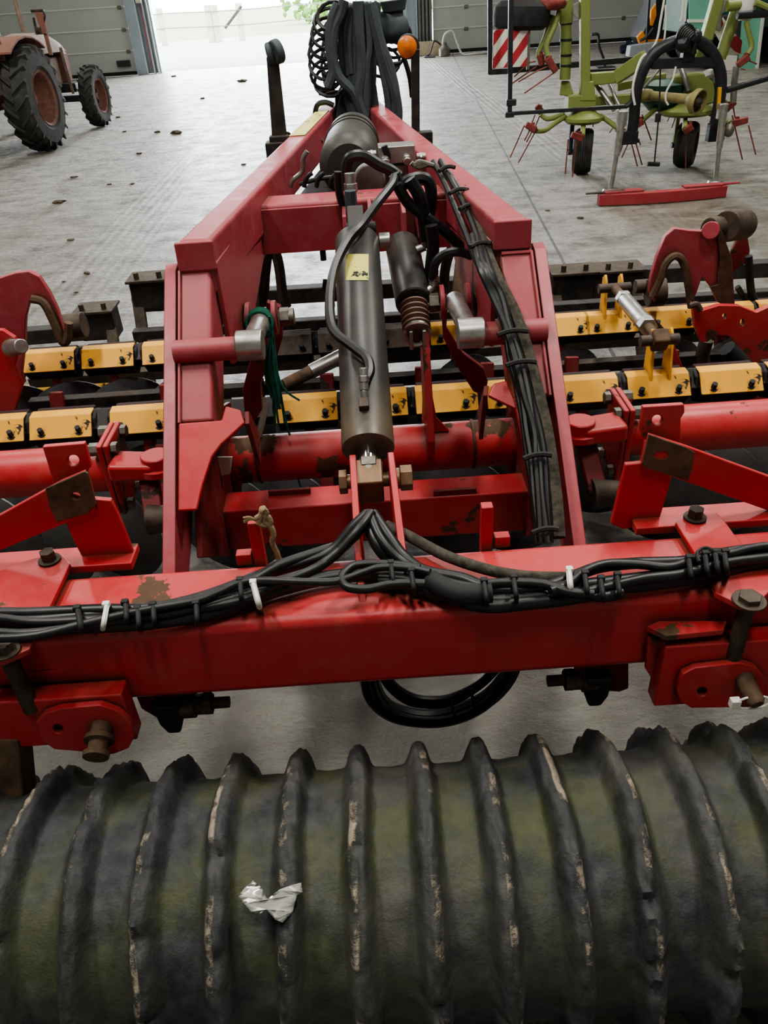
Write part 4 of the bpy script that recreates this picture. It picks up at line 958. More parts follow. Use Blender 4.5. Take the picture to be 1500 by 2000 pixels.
for px, py in ((766, 1120), (806, 1135), (948, 1155), (1006, 1148), (1145, 1140), (1176, 1150), (1208, 1143), (1348, 1110), (1380, 1102), (1400, 1098), (1418, 1098)): ring(px, py, -82, 24, 'rubber', rb1, r=.005)
P(MB().path([W(a, b, Z=.93) for a, b in ((1366, 1098), (1362, 1080), (1378, 1070), (1398, 1078), (1416, 1086))], .004, 6), 'tie_tail', 'rubber', 0, rb1)
# drooping loop behind / below the beam
YB = 1.30
lp = hose([(722, 1290), (722, 1330), (742, 1376), (790, 1402), (850, 1408), (915, 1392), (965, 1360), (995, 1325), (1010, 1290)], YB, .016, 'hose', None, 'hose_loop')
for pts, r in (([(735, 1290), (732, 1335), (760, 1378), (820, 1396), (880, 1390), (945, 1362), (985, 1320), (1000, 1290)], .015), ([(748, 1290), (752, 1330), (790, 1366), (830, 1376), (880, 1372), (935, 1340), (965, 1312), (985, 1285)], .010), ([(760, 1290), (764, 1330), (800, 1358), (840, 1366), (885, 1360), (940, 1332), (975, 1290)], .0085), ([(715, 1290), (714, 1335), (728, 1372), (770, 1402), (840, 1412), (900, 1402), (950, 1375), (985, 1335), (1005, 1290)], .013)):
    hose(pts, YB + rr.uniform(-.02, .02), r, 'hose', lp)
for px, py in ((885, 1385), (925, 1370)): P(MB().path([W(px - 6, py - 26, Y=YB - .02), W(px, py, Y=YB - .035), W(px + 8, py + 24, Y=YB - .02)], .004, 6), 'cable_tie', 'rubber', 0, lp)
# sticker and odd bits between tower and tube
P(MB().plate(yp([(424, 893), (454, 893), (450, 925), (430, 930)], 2.0), V((0, .004, 0))), 'type_label', 'white', 0)
for s, px, py in ((-1, 290, 1015), (1, 1155, 965)):
    p = W(px, py, Y=2.0)
    P(MB().bar(p + V((0, .12, .12)), p + V((.02, 0, 0)), .035, .06, (1, 0, 0)), 'disc_leg', 'red_dark', .006)
    P(MB().tube(p, p + V((.10, .0, 0)), .05, .035), 'disc_leg_hub', 'iron', .004)
# discs and legs of the rear gang under the wing tubes
for px, py in ((-30, 1060), (75, 1050), (200, 1030), (430, 985), (560, 975), (900, 950), (1000, 940), (1330, 905), (1400, 905), (1480, 900)):
    p = W(px, py, Y=2.35)
    o = disc(.225).build('disc', 'disc', HR); o.location = V((p.x, 2.42, .235)) - V(HR.location); o.rotation_euler = (0, 0, math.radians(68 + rr.uniform(-6, 6)))
for px in (330, 480, 640, 960, 1100, 1230):
    p = W(px, 980, Y=2.5)
    P(MB().bar((p.x, 2.6, .50), (p.x + .01, 2.46, .24), .03, .055, (1, 0, 0)), 'disc_leg', 'red_dark', .006)
HR['label'] = 'large red trailed disc harrow with black hoses, yellow clamps and a ribbed rubber roller'

# ================================================================ things lying or tied on the harrow
def world_mesh(mb, name, mat, label, cat, **k):
    o = mb.build(name, mat, None, **k); return tag(o, label, cat)
tw = thing('green_twine', 'green twine knotted round the left silver link and hanging in loose strands', 'twine', kl.location + V((0, 0, 0)) if False else W(515, 615, Y=2.3), world=True)
f = lambda a, b: W(a, b, Y=2.16)
mbt = MB()
for k in range(5):
    c = el.lerp(W(489, 676, Y=2.0), .12 + k * .035)
    mbt.path([c + V((.038 * math.cos(t), .01 * math.sin(t), .038 * math.sin(t))) for t in [i * PI / 6 for i in range(13)]], .0048, 6)
mbt.build('twine_wrap', 'gtwine', tw)
for k in range(9):
    j = rr.uniform(-5, 5)
    P_ = [(526, 618), (530 + j * .5, 650), (520 + k * 2.2, 690), (518 + k * 3, 730 + j), (528 + k * 2.5, 770), (534 + k * 2.2 + j, 800 + rr.uniform(-30, 30))]
    MB().path([W(a, b, Y=2.12 + .01 * (k % 3)) for a, b in P_], .0036, 6).build('strand', 'gtwine', tw)
for pts in ([(535, 690), (545, 740), (560, 765), (585, 782)], [(540, 720), (552, 790), (560, 830), (566, 850)], [(582, 935), (590, 955), (605, 970)]):
    MB().path([W(a, b, Y=2.14) for a, b in pts], .0036, 6).build('strand', 'gtwine', tw)
rp = thing('tan_rope', 'frayed tan rope knotted round the left stop lug on the main beam', 'rope', W(512, 1020, Y=1.36), world=True)
mbr = MB()
q = lambda a, b, y=1.345: W(a, b, Y=y)
mbr.path([q(500, 1012), (q(512, 1006)), q(525, 1010), q(528, 1022), q(516, 1026), q(503, 1020)], .006, 8)
mbr.path([q(505, 1022), q(512, 1000), q(520, 1000), q(518, 1018), q(530, 1030), q(534, 1045), q(532, 1060), q(540, 1078), q(544, 1090)], .0065, 8)
mbr.sphere(q(514, 996), .009, 2, jit=.4)
mbr.build('rope_knot', 'rope', rp)
for k in range(9):
    a = rr.uniform(-9, 9)
    MB().path([q(503, 1018), q(490, 1012 + a * .4), q(474 + rr.uniform(0, 8), 1014 + a)], .0022, 5).build('frayed_end', 'rope', rp)
# scrap of crumpled silver film on the roller
def scrap():
    bm = bmesh.new(); out = [(466, 1750), (480, 1732), (494, 1720), (510, 1732), (522, 1756), (545, 1738), (572, 1728), (588, 1724), (592, 1742), (580, 1748), (572, 1780), (552, 1802), (538, 1796), (520, 1776), (508, 1784), (490, 1780), (478, 1766)]
    def onr_(px, py, lift):
        d = (FW * F + RT * (px - 750) + UP * (1000 - py)).normalized(); o = CAM - V((0, RY, RZ)); R_ = RC + .006 + lift
        A, B, Cc = d.y ** 2 + d.z ** 2, 2 * (d.y * o.y + d.z * o.z), o.y ** 2 + o.z ** 2 - R_ * R_
        return CAM + d * ((-B - math.sqrt(max(0, B * B - 4 * A * Cc))) / (2 * A))
    vs = [bm.verts.new((x, y, 0)) for x, y in out]; es = [bm.edges.new((vs[i], vs[(i + 1) % len(vs)])) for i in range(len(vs))]
    bmesh.ops.triangle_fill(bm, edges=es, normal=(0, 0, 1)); 
    for _ in range(3): bmesh.ops.subdivide_edges(bm, edges=bm.edges[:], cuts=1)
    r_ = random.Random(9)
    for v in bm.verts:
        l = .012 * abs(noise.noise(V((v.co.x * .06, v.co.y * .06, 0)))) + .007 * noise.noise(V((v.co.x * .16, v.co.y * .16, 4))) + .004 * r_.random()
        v.co = onr_(v.co.x, v.co.y, l)
    mb = MB(); mb.bm.free(); mb.bm = bm; return mb
fm, nt, b = nodes('crumpled_film'); b.inputs['Base Color'].default_value = (.55, .55, .50, 1); b.inputs['Roughness'].default_value = .25; b.inputs['Metallic'].default_value = .35
sc_ = scrap().build('foil_scrap', fm, None, smooth=12); so = sc_.modifiers.new('solid', 'SOLIDIFY'); so.thickness = .0008
tag(sc_, 'crumpled scrap of silvery plastic film lying on the ribbed roller', 'scrap')
# ================================================================ HAY TEDDER
def yw(pts, y): return [W(a, b, Y=y) for a, b in pts]
TD = thing('hay_tedder', 'lime green rotary hay tedder with folded arms parked on two support stands', 'hay tedder', W(1240, 330, Z=0), world=True)
def Q(mb, name, mat, par=None, bev=0, **k): return mb.build(name, mat, par or TD, bev, **k)
def gwheel(c, r, w, axis, rim, par):
    axis = V(axis).normalized()
    prof = [(-w / 2, r * .55), (-w / 2, r * .88), (-w * .36, r * .98)]
    for i in range(5):
        t = -w * .30 + w * .6 * i / 5; prof += [(t, r), (t + w * .09, r), (t + w * .095, r * .965), (t + w * .115, r * .965)]
    prof += [(w * .36, r * .98), (w / 2, r * .88), (w / 2, r * .55)]
    t = Q(MB().lathe(c, axis, prof, 36), 'wheel', 'tyre', par)
    Q(MB().lathe(c, axis, [(-w * .5, r * .56), (-w * .44, r * .60), (-w * .2, r * .45), (-w * .15, r * .2), (-w * .25, 0)], 28), 'rim', rim, t)
    Q(MB().lathe(c, axis, [(w * .5, r * .56), (w * .44, r * .60), (w * .2, r * .45), (w * .15, r * .2), (w * .25, 0)], 28), 'rim', rim, t)
    return t
YT = 9.2
def rotor(px, py, R, par=None):
    c = W(px, py, Y=YT)
    rt = Q(MB().lathe(c + V((0, 0, -.06)), (0, 0, 1), [(0, 0), (0, R * .8), (.03, R), (.06, R), (.09, R * .7), (.16, R * .32), (.16, 0)], 40), 'rotor', 'green', par)
    return c, rt
c1, rot1 = rotor(1140, 228, .215); c2r, rot2 = rotor(1340, 212, .30)
def tine_arm(pts, hold, tines, par, y=YT, dy=-.3):
    n = len(pts); w3 = [W(a, b, Y=y + dy * i / (n - 1)) for i, (a, b) in enumerate(pts)]
    a = Q(MB().path(w3, .026, 10), 'tine_arm', 'green', par)
    yy = y + dy; h0, h1 = W(hold[0], hold[1], Y=yy), W(hold[2], hold[3], Y=yy)
    h = Q(MB().bar(h0, h1, .07, .075, None, .06, .06), 'tine_holder', 'tine_red', a, .012)
    Q(MB().tube(h0.lerp(h1, .3) + V((0, 0, .0)), h0.lerp(h1, .3) + V((0, 0, .055)), .02), 'holder_bolt', 'tine_red', h)
    for t in tines: Q(MB().path([W(a_, b_, Y=yy) for a_, b_ in t], .0075, 6, False), 'tine', 'tine', h)
    return a
tine_arm([(1104, 228), (1085, 240), (1065, 254), (1048, 256)], (1046, 254, 1027, 243), [[(1024, 245), (996, 308)], [(1045, 258), (1012, 318)], [(1036, 252), (1024, 275)], [(1040, 255), (1028, 278)]], rot1)
tine_arm([(1102, 222), (1082, 230), (1068, 232), (1058, 225)], (1058, 220, 1048, 206), [[(1045, 224), (1032, 258)], [(1054, 226), (1046, 246)]], rot1, dy=.15)
tine_arm([(1140, 232), (1139, 250), (1138, 266)], (1138, 270, 1116, 263), [[(1110, 272), (1104, 340)], [(1126, 275), (1118, 346)]], rot1, dy=-.35)
tine_arm([(1172, 226), (1190, 238), (1208, 252)], (1205, 250, 1222, 260), [[(1218, 278), (1208, 305)], [(1228, 278), (1214, 308)], [(1234, 282), (1245, 325)], [(1242, 280), (1254, 322)]], rot1, dy=-.25)
tine_arm([(1290, 205), (1270, 222), (1250, 240)], (1255, 236, 1240, 246), [[(1254, 224), (1272, 274)], [(1242, 262), (1251, 283)]], rot2, dy=-.1)
tine_arm([(1338, 222), (1338, 240), (1337, 252)], (1352, 246, 1336, 258), [[(1340, 258), (1339, 330)]], rot2, dy=-.5)
tine_arm([(1375, 215), (1400, 228), (1425, 240)], (1430, 241, 1460, 234), [[(1430, 225), (1450, 312)], [(1462, 245), (1476, 302)]], rot2, dy=-.2)
tine_arm([(1395, 175), (1405, 190), (1418, 202)], (1416, 214, 1436, 198), [[(1432, 208), (1437, 238)]], rot2, dy=.2)
for a_ in ([(1310, 222), (1303, 238)], [(1320, 226), (1312, 250)], [(1160, 235), (1158, 248)], [(1200, 245), (1190, 260)]): Q(MB().path(yw(a_, YT + .2), .006, 6, False), 'tine', 'tine', rot2)
# tubular columns and housings
col1 = Q(MB().path(yw([(1105, 0), (1105, 22), (1105, 60), (1105, 110), (1103, 155)], YT), .058, 14), 'folded_boom', 'green')
Q(MB().tube(W(1105, 0, Y=YT), W(1105, 45, Y=YT), .07), 'boom_socket', 'green', col1)
for py in (48, 80, 110, 130): Q(MB().lathe(W(1105, py, Y=YT), (0, 0, 1), [(0, .058), (0, .063), (.02, .063), (.02, .058)], 18), 'boom_band', 'blk_metal', col1)
Q(MB().hull([yw([(1096, 158), (1113, 158)], YT) + yw([(1113, 158), (1096, 158)], YT + .14), yw([(1092, 186), (1122, 188)], YT - .02) + yw([(1122, 188), (1092, 186)], YT + .18)]), 'boom_foot', 'green', col1, .01)
col2 = Q(MB().bar(W(1142, 195, Y=YT - .05), W(1142, -10, Y=YT - .05), .10, .10, None, .095, .09), 'upright_post', 'green', None, .012)
Q(MB().plate(yw([(1106, 20), (1120, 10), (1135, 0), (1138, 0), (1134, 42), (1120, 28)], YT - .02), V((0, .02, 0))), 'grey_gusset', plain('grey_gusset', (.26, .27, .24), .6), col2, .003)
Q(MB().box(W(1133, 198, Y=YT), (.30, .22, .15)).hull([yw([(1138, 158), (1160, 158)], YT - .1) + yw([(1160, 158), (1138, 158)], YT + .08), yw([(1132, 198), (1164, 198)], YT - .12) + yw([(1164, 198), (1132, 198)], YT + .1)]), 'gear_housing', 'green', None, .016)
bm_ = Q(MB().bar(W(1150, 155, Y=YT), W(1204, 150, Y=YT), .11, .12, None, .10, .11), 'main_frame_beam', 'green', None, .012)
Q(MB().bar(W(1203, 152, Y=YT), W(1262, 112, Y=YT - .2), .12, .13, None, .10, .14), 'frame_beam_rise', 'green', bm_, .012)
Q(MB().bar(W(1160, 197, Y=YT + .1), W(1400, 182, Y=YT + .1), .09, .09), 'axle_beam', 'green', bm_, .012)
Q(MB().bar(W(1205, 170, Y=YT + .2), W(1300, 150, Y=YT + .2), .06, .08), 'rear_link', 'green', bm_, .01)
Q(MB().plate(yw([(1320, 148), (1375, 142), (1395, 160), (1400, 200), (1350, 216), (1310, 190)], YT - .05), V((0, .15, 0))), 'gear_case', 'green', None, .02)
Q(MB().lathe(W(1295, 188, Y=YT + .1), (0, 0, 1), [(-.14, 0), (-.13, .14), (-.05, .22), (.12, .22), (.16, .1), (.16, 0)], 30), 'dark_cover', 'darkgreen')
# wheels
for px, py, rim in ((1138, 299, 'steel'), (1340, 286, 'rim_red')):
    c = W(px, py, Y=9.25); c.z = .232
    w_ = gwheel(c, .232, .20, (1, -.30 if px < 1200 else -.55, 0), rim, TD)
    Q(MB().bar(c + V((-.14, 0, 0)), c + V((-.14, .0, .45)), .04, .05, (0, 1, 0)), 'wheel_strut', 'navy' if px < 1200 else 'green', w_, .008)
    Q(MB().tube(c + V((-.17, 0, 0)), c + V((0, 0, 0)), .03), 'stub_axle', 'blk_metal', w_)
# headstock arch
YA = 8.7
arch = Q(MB().path(yw([(1232, 272), (1238, 235), (1240, 205), (1246, 165), (1262, 125), (1285, 98), (1318, 82), (1350, 78), (1378, 90), (1398, 115), (1408, 150), (1406, 190), (1400, 225), (1392, 262)], YA), .058, 10, res=4), 'headstock_arch', 'blk_metal')
Q(MB().bar(W(1272, 125, Y=YA), W(1400, 120, Y=YA), .07, .09), 'arch_cross_bar', 'blk_metal', arch, .01)
Q(MB().box(W(1228, 268, Y=YA), (.17, .10, .13)).box(W(1225, 276, Y=YA), (.25, .05, .04)), 'link_foot', 'blk_metal', arch, .01)
Q(MB().box(W(1398, 258, Y=YA), (.17, .10, .17)), 'link_foot', 'blk_metal', arch, .01)
Q(MB().bar(W(1405, 170, Y=YA - .04), W(1402, 215, Y=YA - .04), .03, .06).bar(W(1402, 214, Y=YA - .04), W(1418, 220, Y=YA - .04), .03, .05), 'yellow_guard', 'yellow', arch, .004)
Q(MB().box(W(1345, 95, Y=YA), (.12, .10, .22)).sphere(W(1330, 84, Y=YA - .05), .08, 2, jit=.5).sphere(W(1355, 70, Y=YA - .05), .07, 2, jit=.5), 'hose_coupling_block', 'blk_metal', arch, .01)
for k in range(7): Q(MB().path(yw([(1325 + k * 4, 100), (1322 + k * 4, 72 + k), (1335 + k * 3, 50 + k * 3), (1352 + k, 52 + k * 2), (1358, 80), (1352 + k, 105)], YA - .1), .012, 6), 'hose', 'hose', arch)
# pto shaft with guard cone
a, b = W(1264, 186, Y=8.95), W(1345, 194, Y=8.35)
pto = Q(MB().tube(a, b, .042, .046), 'pto_shaft_guard', 'olive'); ax_ = (b - a).normalized()
Q(MB().lathe(a - ax_ * .03, ax_, [(0, 0), (0, .06), (.07, .06), (.10, .045)], 24), 'guard_collar', 'olive', pto)
Q(MB().lathe(b - ax_ * .02, V((.55, -.8, -.12)), [(0, .045), (.05, .075), (.09, .112), (.15, .115), (.15, .10), (.08, .09), (.06, .03)], 30), 'guard_cone', 'olive', pto)
Q(MB().sphere(b + V((.05, -.08, -.015)), .05, 2, (1.2, 1, 1), .5), 'shaft_yoke', 'iron', pto)
# front stands
for (pt, pb) in (((1216, 232), (1192, 374)), ((1412, 218), (1397, 358))):
    gp = W(*pb, Z=.0); tp = W(*pt, Y=gp.y + .05)
    s_ = Q(MB().tube(gp + V((0, 0, .02)), tp, .024), 'support_stand', 'steel')
    Q(MB().tube(gp + V((0, 0, .0)), gp + V((0, 0, .03)), .085, .07), 'stand_foot', 'steel', s_, .004)
    Q(MB().tube(gp.lerp(tp, .5), tp + V((0, 0, .06)), .034), 'stand_sleeve', 'steel', s_)
    Q(MB().box(tp + V((.0, .02, .0)), (.09, .07, .14)), 'stand_clamp', 'steel', s_, .01)
# black transport frame and hoses
fr_ = Q(MB().bar(W(998, -10, Y=8.6), W(995, 226, Y=8.6), .045, .045).bar(W(993, 222, Y=8.6), W(1225, 208, Y=8.6), .035, .035), 'transport_frame', 'blk_metal', None, .005)
Q(MB().box(W(995, 224, Y=8.6), (.09, .06, .05)), 'frame_corner', 'blk_metal', fr_, .008); Q(MB().box(W(998, 200, Y=8.6), (.10, .06, .06)), 'frame_clamp', 'blk_metal', fr_, .008); Q(MB().path(yw([(1222, 208), (1232, 200), (1238, 190)], 8.6), .025, 8), 'frame_hook', 'blk_metal', fr_)
Q(MB().bar(W(1000, 137, Y=9.9), W(1280, 112, Y=9.9), .06, .06).bar(W(1150, 140, Y=10.2), W(1240, 136, Y=10.2), .05, .05), 'rear_rail', 'blk_metal', None, .006)
Q(MB().tube(W(1165, 165, Y=YT + .1), W(1200, 215, Y=YT - .1), .028).tube(W(1190, 165, Y=YT + .1), W(1212, 212, Y=YT - .1), .02), 'damper', 'steel')
Q(MB().tube(W(1330, 130, Y=YT), W(1345, 178, Y=YT - .1), .03), 'rod', 'steel'); Q(MB().tube(W(1295, 125, Y=YT), W(1258, 172, Y=YT - .1), .015), 'thin_rod', 'steel')
Q(MB().path(yw([(1320, 130), (1314, 155), (1302, 178), (1300, 195), (1305, 205)], 8.5), .010, 6), 'cable', 'white')
Q(MB().path(yw([(1298, -5), (1290, 40), (1282, 80), (1262, 108), (1225, 132)], YT), .012, 6), 'rope', 'white'); Q(MB().path(yw([(1300, 10), (1300, 50), (1296, 90)], YT), .010, 6), 'rope', 'white')
Q(MB().path(yw([(1335, -5), (1332, 30), (1328, 42)], YT), .012, 6), 'rope', 'white'); Q(MB().path(yw([(1340, -5), (1338, 42)], YT), .010, 6), 'rope', 'white')
Q(MB().path(yw([(1240, 205), (1236, 170), (1250, 120), (1262, 105)], 8.55), .012, 6), 'cable', 'white')
th_ = Q(MB().path(yw([(1290, 130), (1287, 220), (1278, 318)], 8.5), .008, 6), 'pull_rope', 'blk_metal'); Q(MB().tube(W(1264, 320, Y=8.5), W(1288, 321, Y=8.5), .022), 't_handle', 'blk_metal', th_, .003); Q(MB().tube(W(1286, 222, Y=8.5), W(1284, 238, Y=8.5), .03), 'rope_weight', 'blk_metal', th_)
# folded rotor arms on the left
up1 = tine_arm([(1092, 20), (1084, 50), (1068, 88), (1070, 110)], (1068, 112, 1086, 140), [[(1082, 142), (1024, 182)], [(1070, 130), (1050, 138), (1012, 160)]], TD, 9.0, -.05)
up2 = tine_arm([(1080, 30), (1064, 75), (1053, 100), (1052, 112)], (1055, 106, 1058, 128), [[(1048, 130), (1000, 163)], [(1046, 120), (1035, 122), (1004, 150)]], TD, 9.1, -.05)
Q(MB().sphere(W(1078, 6, Y=9.0), .13, 3, (1.3, 1, .5), .4, 2), 'upper_rotor_hub', 'tine_red', up1)
# spare wheel on its cradle
sw = W(1018, 22, Y=9.1)
t_ = Q(MB().lathe(sw + V((0, 0, -.16)), (.05, .02, 1), [(0, .12), (0, .22), (.04, .275), (.12, .285), (.20, .275), (.25, .22), (.25, .12)], 32), 'spare_wheel', 'rubber')
Q(MB().lathe(sw + V((0, 0, .0)), (0, 0, 1), [(0, 0), (.0, .13), (.10, .15), (.1, .13)], 24), 'spare_rim', 'tine_red', t_)
Q(MB().path(yw([(980, 55), (1010, 58), (1040, 52), (1064, 38), (1068, 20)], 9.0), .03, 8), 'cradle', 'blk_metal', t_)
# striped warning boards
def board(px0, py0, px1, py1, y, par):
    A = W(px0, py1, Y=y); B = W(px1, py0, Y=y); w_, h_ = B.x - A.x, B.z - A.z
    bd = Q(MB().box(((A.x + B.x) / 2, y + .01, (A.z + B.z) / 2), (w_, .012, h_)), 'warning_board', 'white', par, .002)
    n = 4; s = w_ * 2 / n
    for k in range(-1, 6):                                      # red diagonal stripes clipped to the board
        poly = [(k * s, 0), (k * s + s * .5, 0), (k * s + s * .5 + h_ * .8, h_), (k * s + h_ * .8, h_)]; poly = [(x - h_ * .2, z) for x, z in poly]
        def clip(p, f, g_):
            out = []
            for i in range(len(p)):
                a, b = p[i], p[(i + 1) % len(p)]; fa, fb = f(a), f(b)
                if fa >= 0: out.append(a)
                if (fa >= 0) != (fb >= 0): t = fa / (fa - fb); out.append((a[0] + (b[0] - a[0]) * t, a[1] + (b[1] - a[1]) * t))
            return out
        poly = clip(poly, lambda p: p[0], 0); poly = clip(poly, lambda p: w_ - p[0], 0) if poly else poly
        if len(poly) > 2: Q(MB().plate([V((A.x + x, y, A.z + z)) for x, z in poly], V((0, .005, 0))), 'red_stripe', STR, bd)
    return bd
STR = plain('red_reflective_stripe', (.45, .04, .05), .4, 0, .1, 10)
bd = board(962, 54, 1032, 134, 8.9, TD)
Q(MB().bar(W(957, -10, Y=8.88), W(957, 145, Y=8.88), .045, .03).bar(W(955, 141, Y=8.88), W(992, 139, Y=8.88), .03, .05), 'board_frame', 'blk_metal', bd, .003)
Q(MB().bar(W(1033, 56, Y=8.92), W(1031, 136, Y=8.92), .03, .02), 'board_edge', 'bolt', bd)
# right-hand folded side
Q(MB().bar(W(1402, -5, Y=9.2), W(1378, 78, Y=9.2), .11, .11).bar(W(1374, 78, Y=9.2), W(1356, 120, Y=9.3), .09, .1), 'folded_boom', 'green', None, .012)
Q(MB().tube(W(1442, 8, Y=9.3), W(1406, 115, Y=9.3), .06), 'folded_boom', 'green')
Q(MB().plate(yw([(1402, 0), (1440, 0), (1430, 16), (1412, 26), (1408, 60), (1398, 60)], 9.25), V((0, .02, 0))), 'grey_gusset', plain('grey_gusset', (.26, .27, .24), .6), None, .003)
Q(MB().path(yw([(1420, 12), (1450, 8), (1475, -4)], 9.1), .05, 10), 'boom_elbow', 'green')
ub = Q(MB().lathe(W(1454, 40, Y=9.1), (0, 0, 1), [(0, .05), (0, .06), (.08, .085), (.18, .09), (.2, .05)], 24), 'rotor_hub_cap', 'white')
tine_arm([(1457, 42), (1464, 70), (1468, 92), (1460, 106)], (1462, 110, 1440, 128), [[(1462, 118), (1478, 125)]], ub, 9.0, -.05)
Q(MB().path(yw([(1475, 5), (1492, 12), (1520, 26)], 9.0), .03, 8), 'tine_arm', 'green', ub)
Q(MB().tube(W(1440, 30, Y=9.0), W(1540, 24, Y=9.0), .035), 'cross_tube', 'blk_metal')
bd2 = Q(MB().plate(yw([(1396, 36), (1412, 34), (1442, 74), (1450, 106), (1420, 108), (1396, 62)], 9.5), V((0, .01, 0))), 'warning_board', 'white')
Q(MB().plate(yw([(1399, 34), (1410, 34), (1413, 46), (1406, 62), (1398, 52)], 9.48), V((0, .006, 0))), 'red_stripe', STR, bd2)
Q(MB().plate(yw([(1424, 74), (1440, 70), (1450, 80), (1446, 105), (1436, 100), (1424, 88)], 9.48), V((0, .006, 0))), 'red_stripe', STR, bd2)
Q(MB().path(yw([(1438, 130), (1434, 165), (1432, 200)], 9.1), .035, 8), 'galvanised_link', 'steel')
Q(MB().tube(W(1420, 176, Y=8.9), W(1560, 135, Y=8.9), .03), 'tow_bar', 'blk_metal')
Q(MB().path(yw([(1372, 150), (1390, 145), (1402, 165)], 9.2), .05, 8), 'filter_drum', 'steel')
Q(MB().sphere(W(1424, 255, Y=8.6), .05, 2, (1, 1, 1.3)), 'bolt_cluster', 'bolt')

# ================================================================ red curved bar on the floor
pa, pb_ = W(1170, 404, Z=0), W(1418, 386, Z=0)
RBAR = thing('drawbar_beam', 'loose red steel bar lying on the concrete in front of the green tedder', 'steel bar', (pa + pb_) / 2, world=True)
sec = []
N = 10
for i in range(N + 1):
    t = i / N; c = pa.lerp(pb_, t) + V((0, -.16 * 4 * t * (1 - t) * .35, 0)); dn = (pb_ - pa).normalized(); sd = V((-dn.y, dn.x, 0))
    zc = .002; sec.append([c + sd * 0 + V((0, 0, zc)), c + sd * .09 + V((0, 0, zc)), c + sd * .09 + V((0, 0, .11)), c + V((0, 0, .11))])
MB().hull(sec).build('red_channel', 'red_bar', RBAR, .008)
for (e, s) in ((pa, -1), (pb_, 1)):
    d = (pb_ - pa).normalized() * s
    MB().bar(e + V((0, .045, .12)) - d * .25, e + V((0, .045, .12)) + d * .13, .07, .02, None, .03, .012).build('end_plate', 'red_bar' if s > 0 else 'iron', RBAR, .003)
    MB().bar(e + V((0, .045, .118)) - d * .42, e + V((0, .045, .118)) - d * .05, .10, .02).build('cover_plate', 'red_bar', RBAR, .003)

# ================================================================ OLD TRACTOR (local axes: +Y forward, +X its right)
tp0 = W(88, 292, Z=0)
TR = thing('old_tractor', 'faded red old farm tractor with big lugged tyres facing the open door', 'tractor', (tp0.x + .10, tp0.y - .12, 0), math.radians(-4.5))
TM = Matrix.Translation(TR.location) @ Matrix.Rotation(TR.rotation_euler.z, 4, 'Z'); TI = TM.inverted()
def LT(px, py, Y): return TI @ W(px, py, Y=Y)
def R_(mb, name, mat, par=None, bev=0, **k): return mb.build(name, mat, par or TR, bev, **k)
def lug_wheel(x, y, r, w, n, rimr, side, hubd):
    prof = [(-w * .42, rimr), (-w * .5, rimr * 1.15), (-w * .48, r * .84), (-w * .34, r * .93), (0, r * .95), (w * .34, r * .93), (w * .48, r * .84), (w * .5, rimr * 1.15), (w * .42, rimr)]
    mb = MB().lathe((x, y, r), (1, 0, 0), prof, 44)
    for k in range(n):
        for s in (-1, 1):
            a0 = 2 * PI * (k + (.5 if s > 0 else 0)) / n; a1 = a0 + s * 0 + 2 * PI * .85 / n
            def pt(u, a, rr_): return V((x + u, y + rr_ * math.cos(a), r + rr_ * math.sin(a)))
            da = .026 * 20 / n
            sec = []
            for u, a, h, b_ in ((0, a1, 1.0, .945), (s * w * .28, (a0 + a1) / 2, .995, .93), (s * w * .50, a0, .95, .83)):
                sec.append([pt(u, a - da * 1.3, r * b_), pt(u, a - da, r * h), pt(u, a + da, r * h), pt(u, a + da * 1.3, r * b_)])
            mb.hull(sec)
    wh = R_(mb, 'wheel', 'tyre', smooth=30)
    rm = R_(MB().lathe((x, y, r), (side, 0, 0), [(w * .43, rimr * 1.02), (w * .47, rimr * 1.0), (w * .40, rimr * .90), (w * .05, rimr * .86), (w * (.05 - hubd), rimr * .55), (w * (.12 - hubd), rimr * .5), (w * (.12 - hubd), rimr * .2), (w * (.25 - hubd), rimr * .18), (w * (.25 - hubd), 0)], 36), 'rim', 'rim_old', wh)
    for k in range(6): R_(MB().nut((x + side * w * (.12 - hubd), y + rimr * .36 * math.cos(k * PI / 3), r + rimr * .36 * math.sin(k * PI / 3)), (side, 0, 0), .03, .03), 'wheel_nut', 'iron', rm)
    return wh
lug_wheel(0, 0, .73, .40, 20, .38, 1, .38); lug_wheel(-1.50, 0, .73, .40, 20, .38, -1, .38)
lug_wheel(.02, 2.45, .50, .26, 18, .28, 1, .1); lug_wheel(-1.42, 2.45, .50, .26, 18, .28, -1, .1)
R_(MB().tube((-1.4, 0, .73), (0, 0, .73), .10), 'rear_axle', 'old_tan')
R_(MB().bar((-1.35, 2.45, .48), (0, 2.45, .48), .10, .10).bar((-1.1, 2.40, .66), (-.25, 2.40, .66), .14, .14), 'front_axle', 'blk_metal', None, .01)
R_(MB().hull([[V((-.70 + sx, y, z)) for sx, z in ((-a, .62), (a, .62), (a, h), (-a, h))] for y, a, h in ((-.35, .26, 1.05), (.4, .24, 1.02), (1.0, .2, .98), (1.1, .2, 1.0))]), 'gearbox', 'old_red', None, .03)
R_(MB().hull([[V((-.70 + sx, y, z)) for sx, z in ((-a, .6), (a, .6), (a, h), (-a, h))] for y, a, h in ((1.05, .20, 1.15), (2.5, .18, 1.15))]), 'engine_block', 'old_tan', None, .03)
hood = R_(MB().hull([[V((-.70 + r_ * math.cos(t), y, zb + h * math.sin(t))) for t in [PI * i / 12 for i in range(13)]] for y, r_, zb, h in ((.95, .28, 1.22, .30), (1.4, .30, 1.24, .32), (2.4, .29, 1.22, .30), (2.72, .27, 1.16, .26), (2.8, .22, 1.1, .2))]), 'bonnet', 'old_tan')
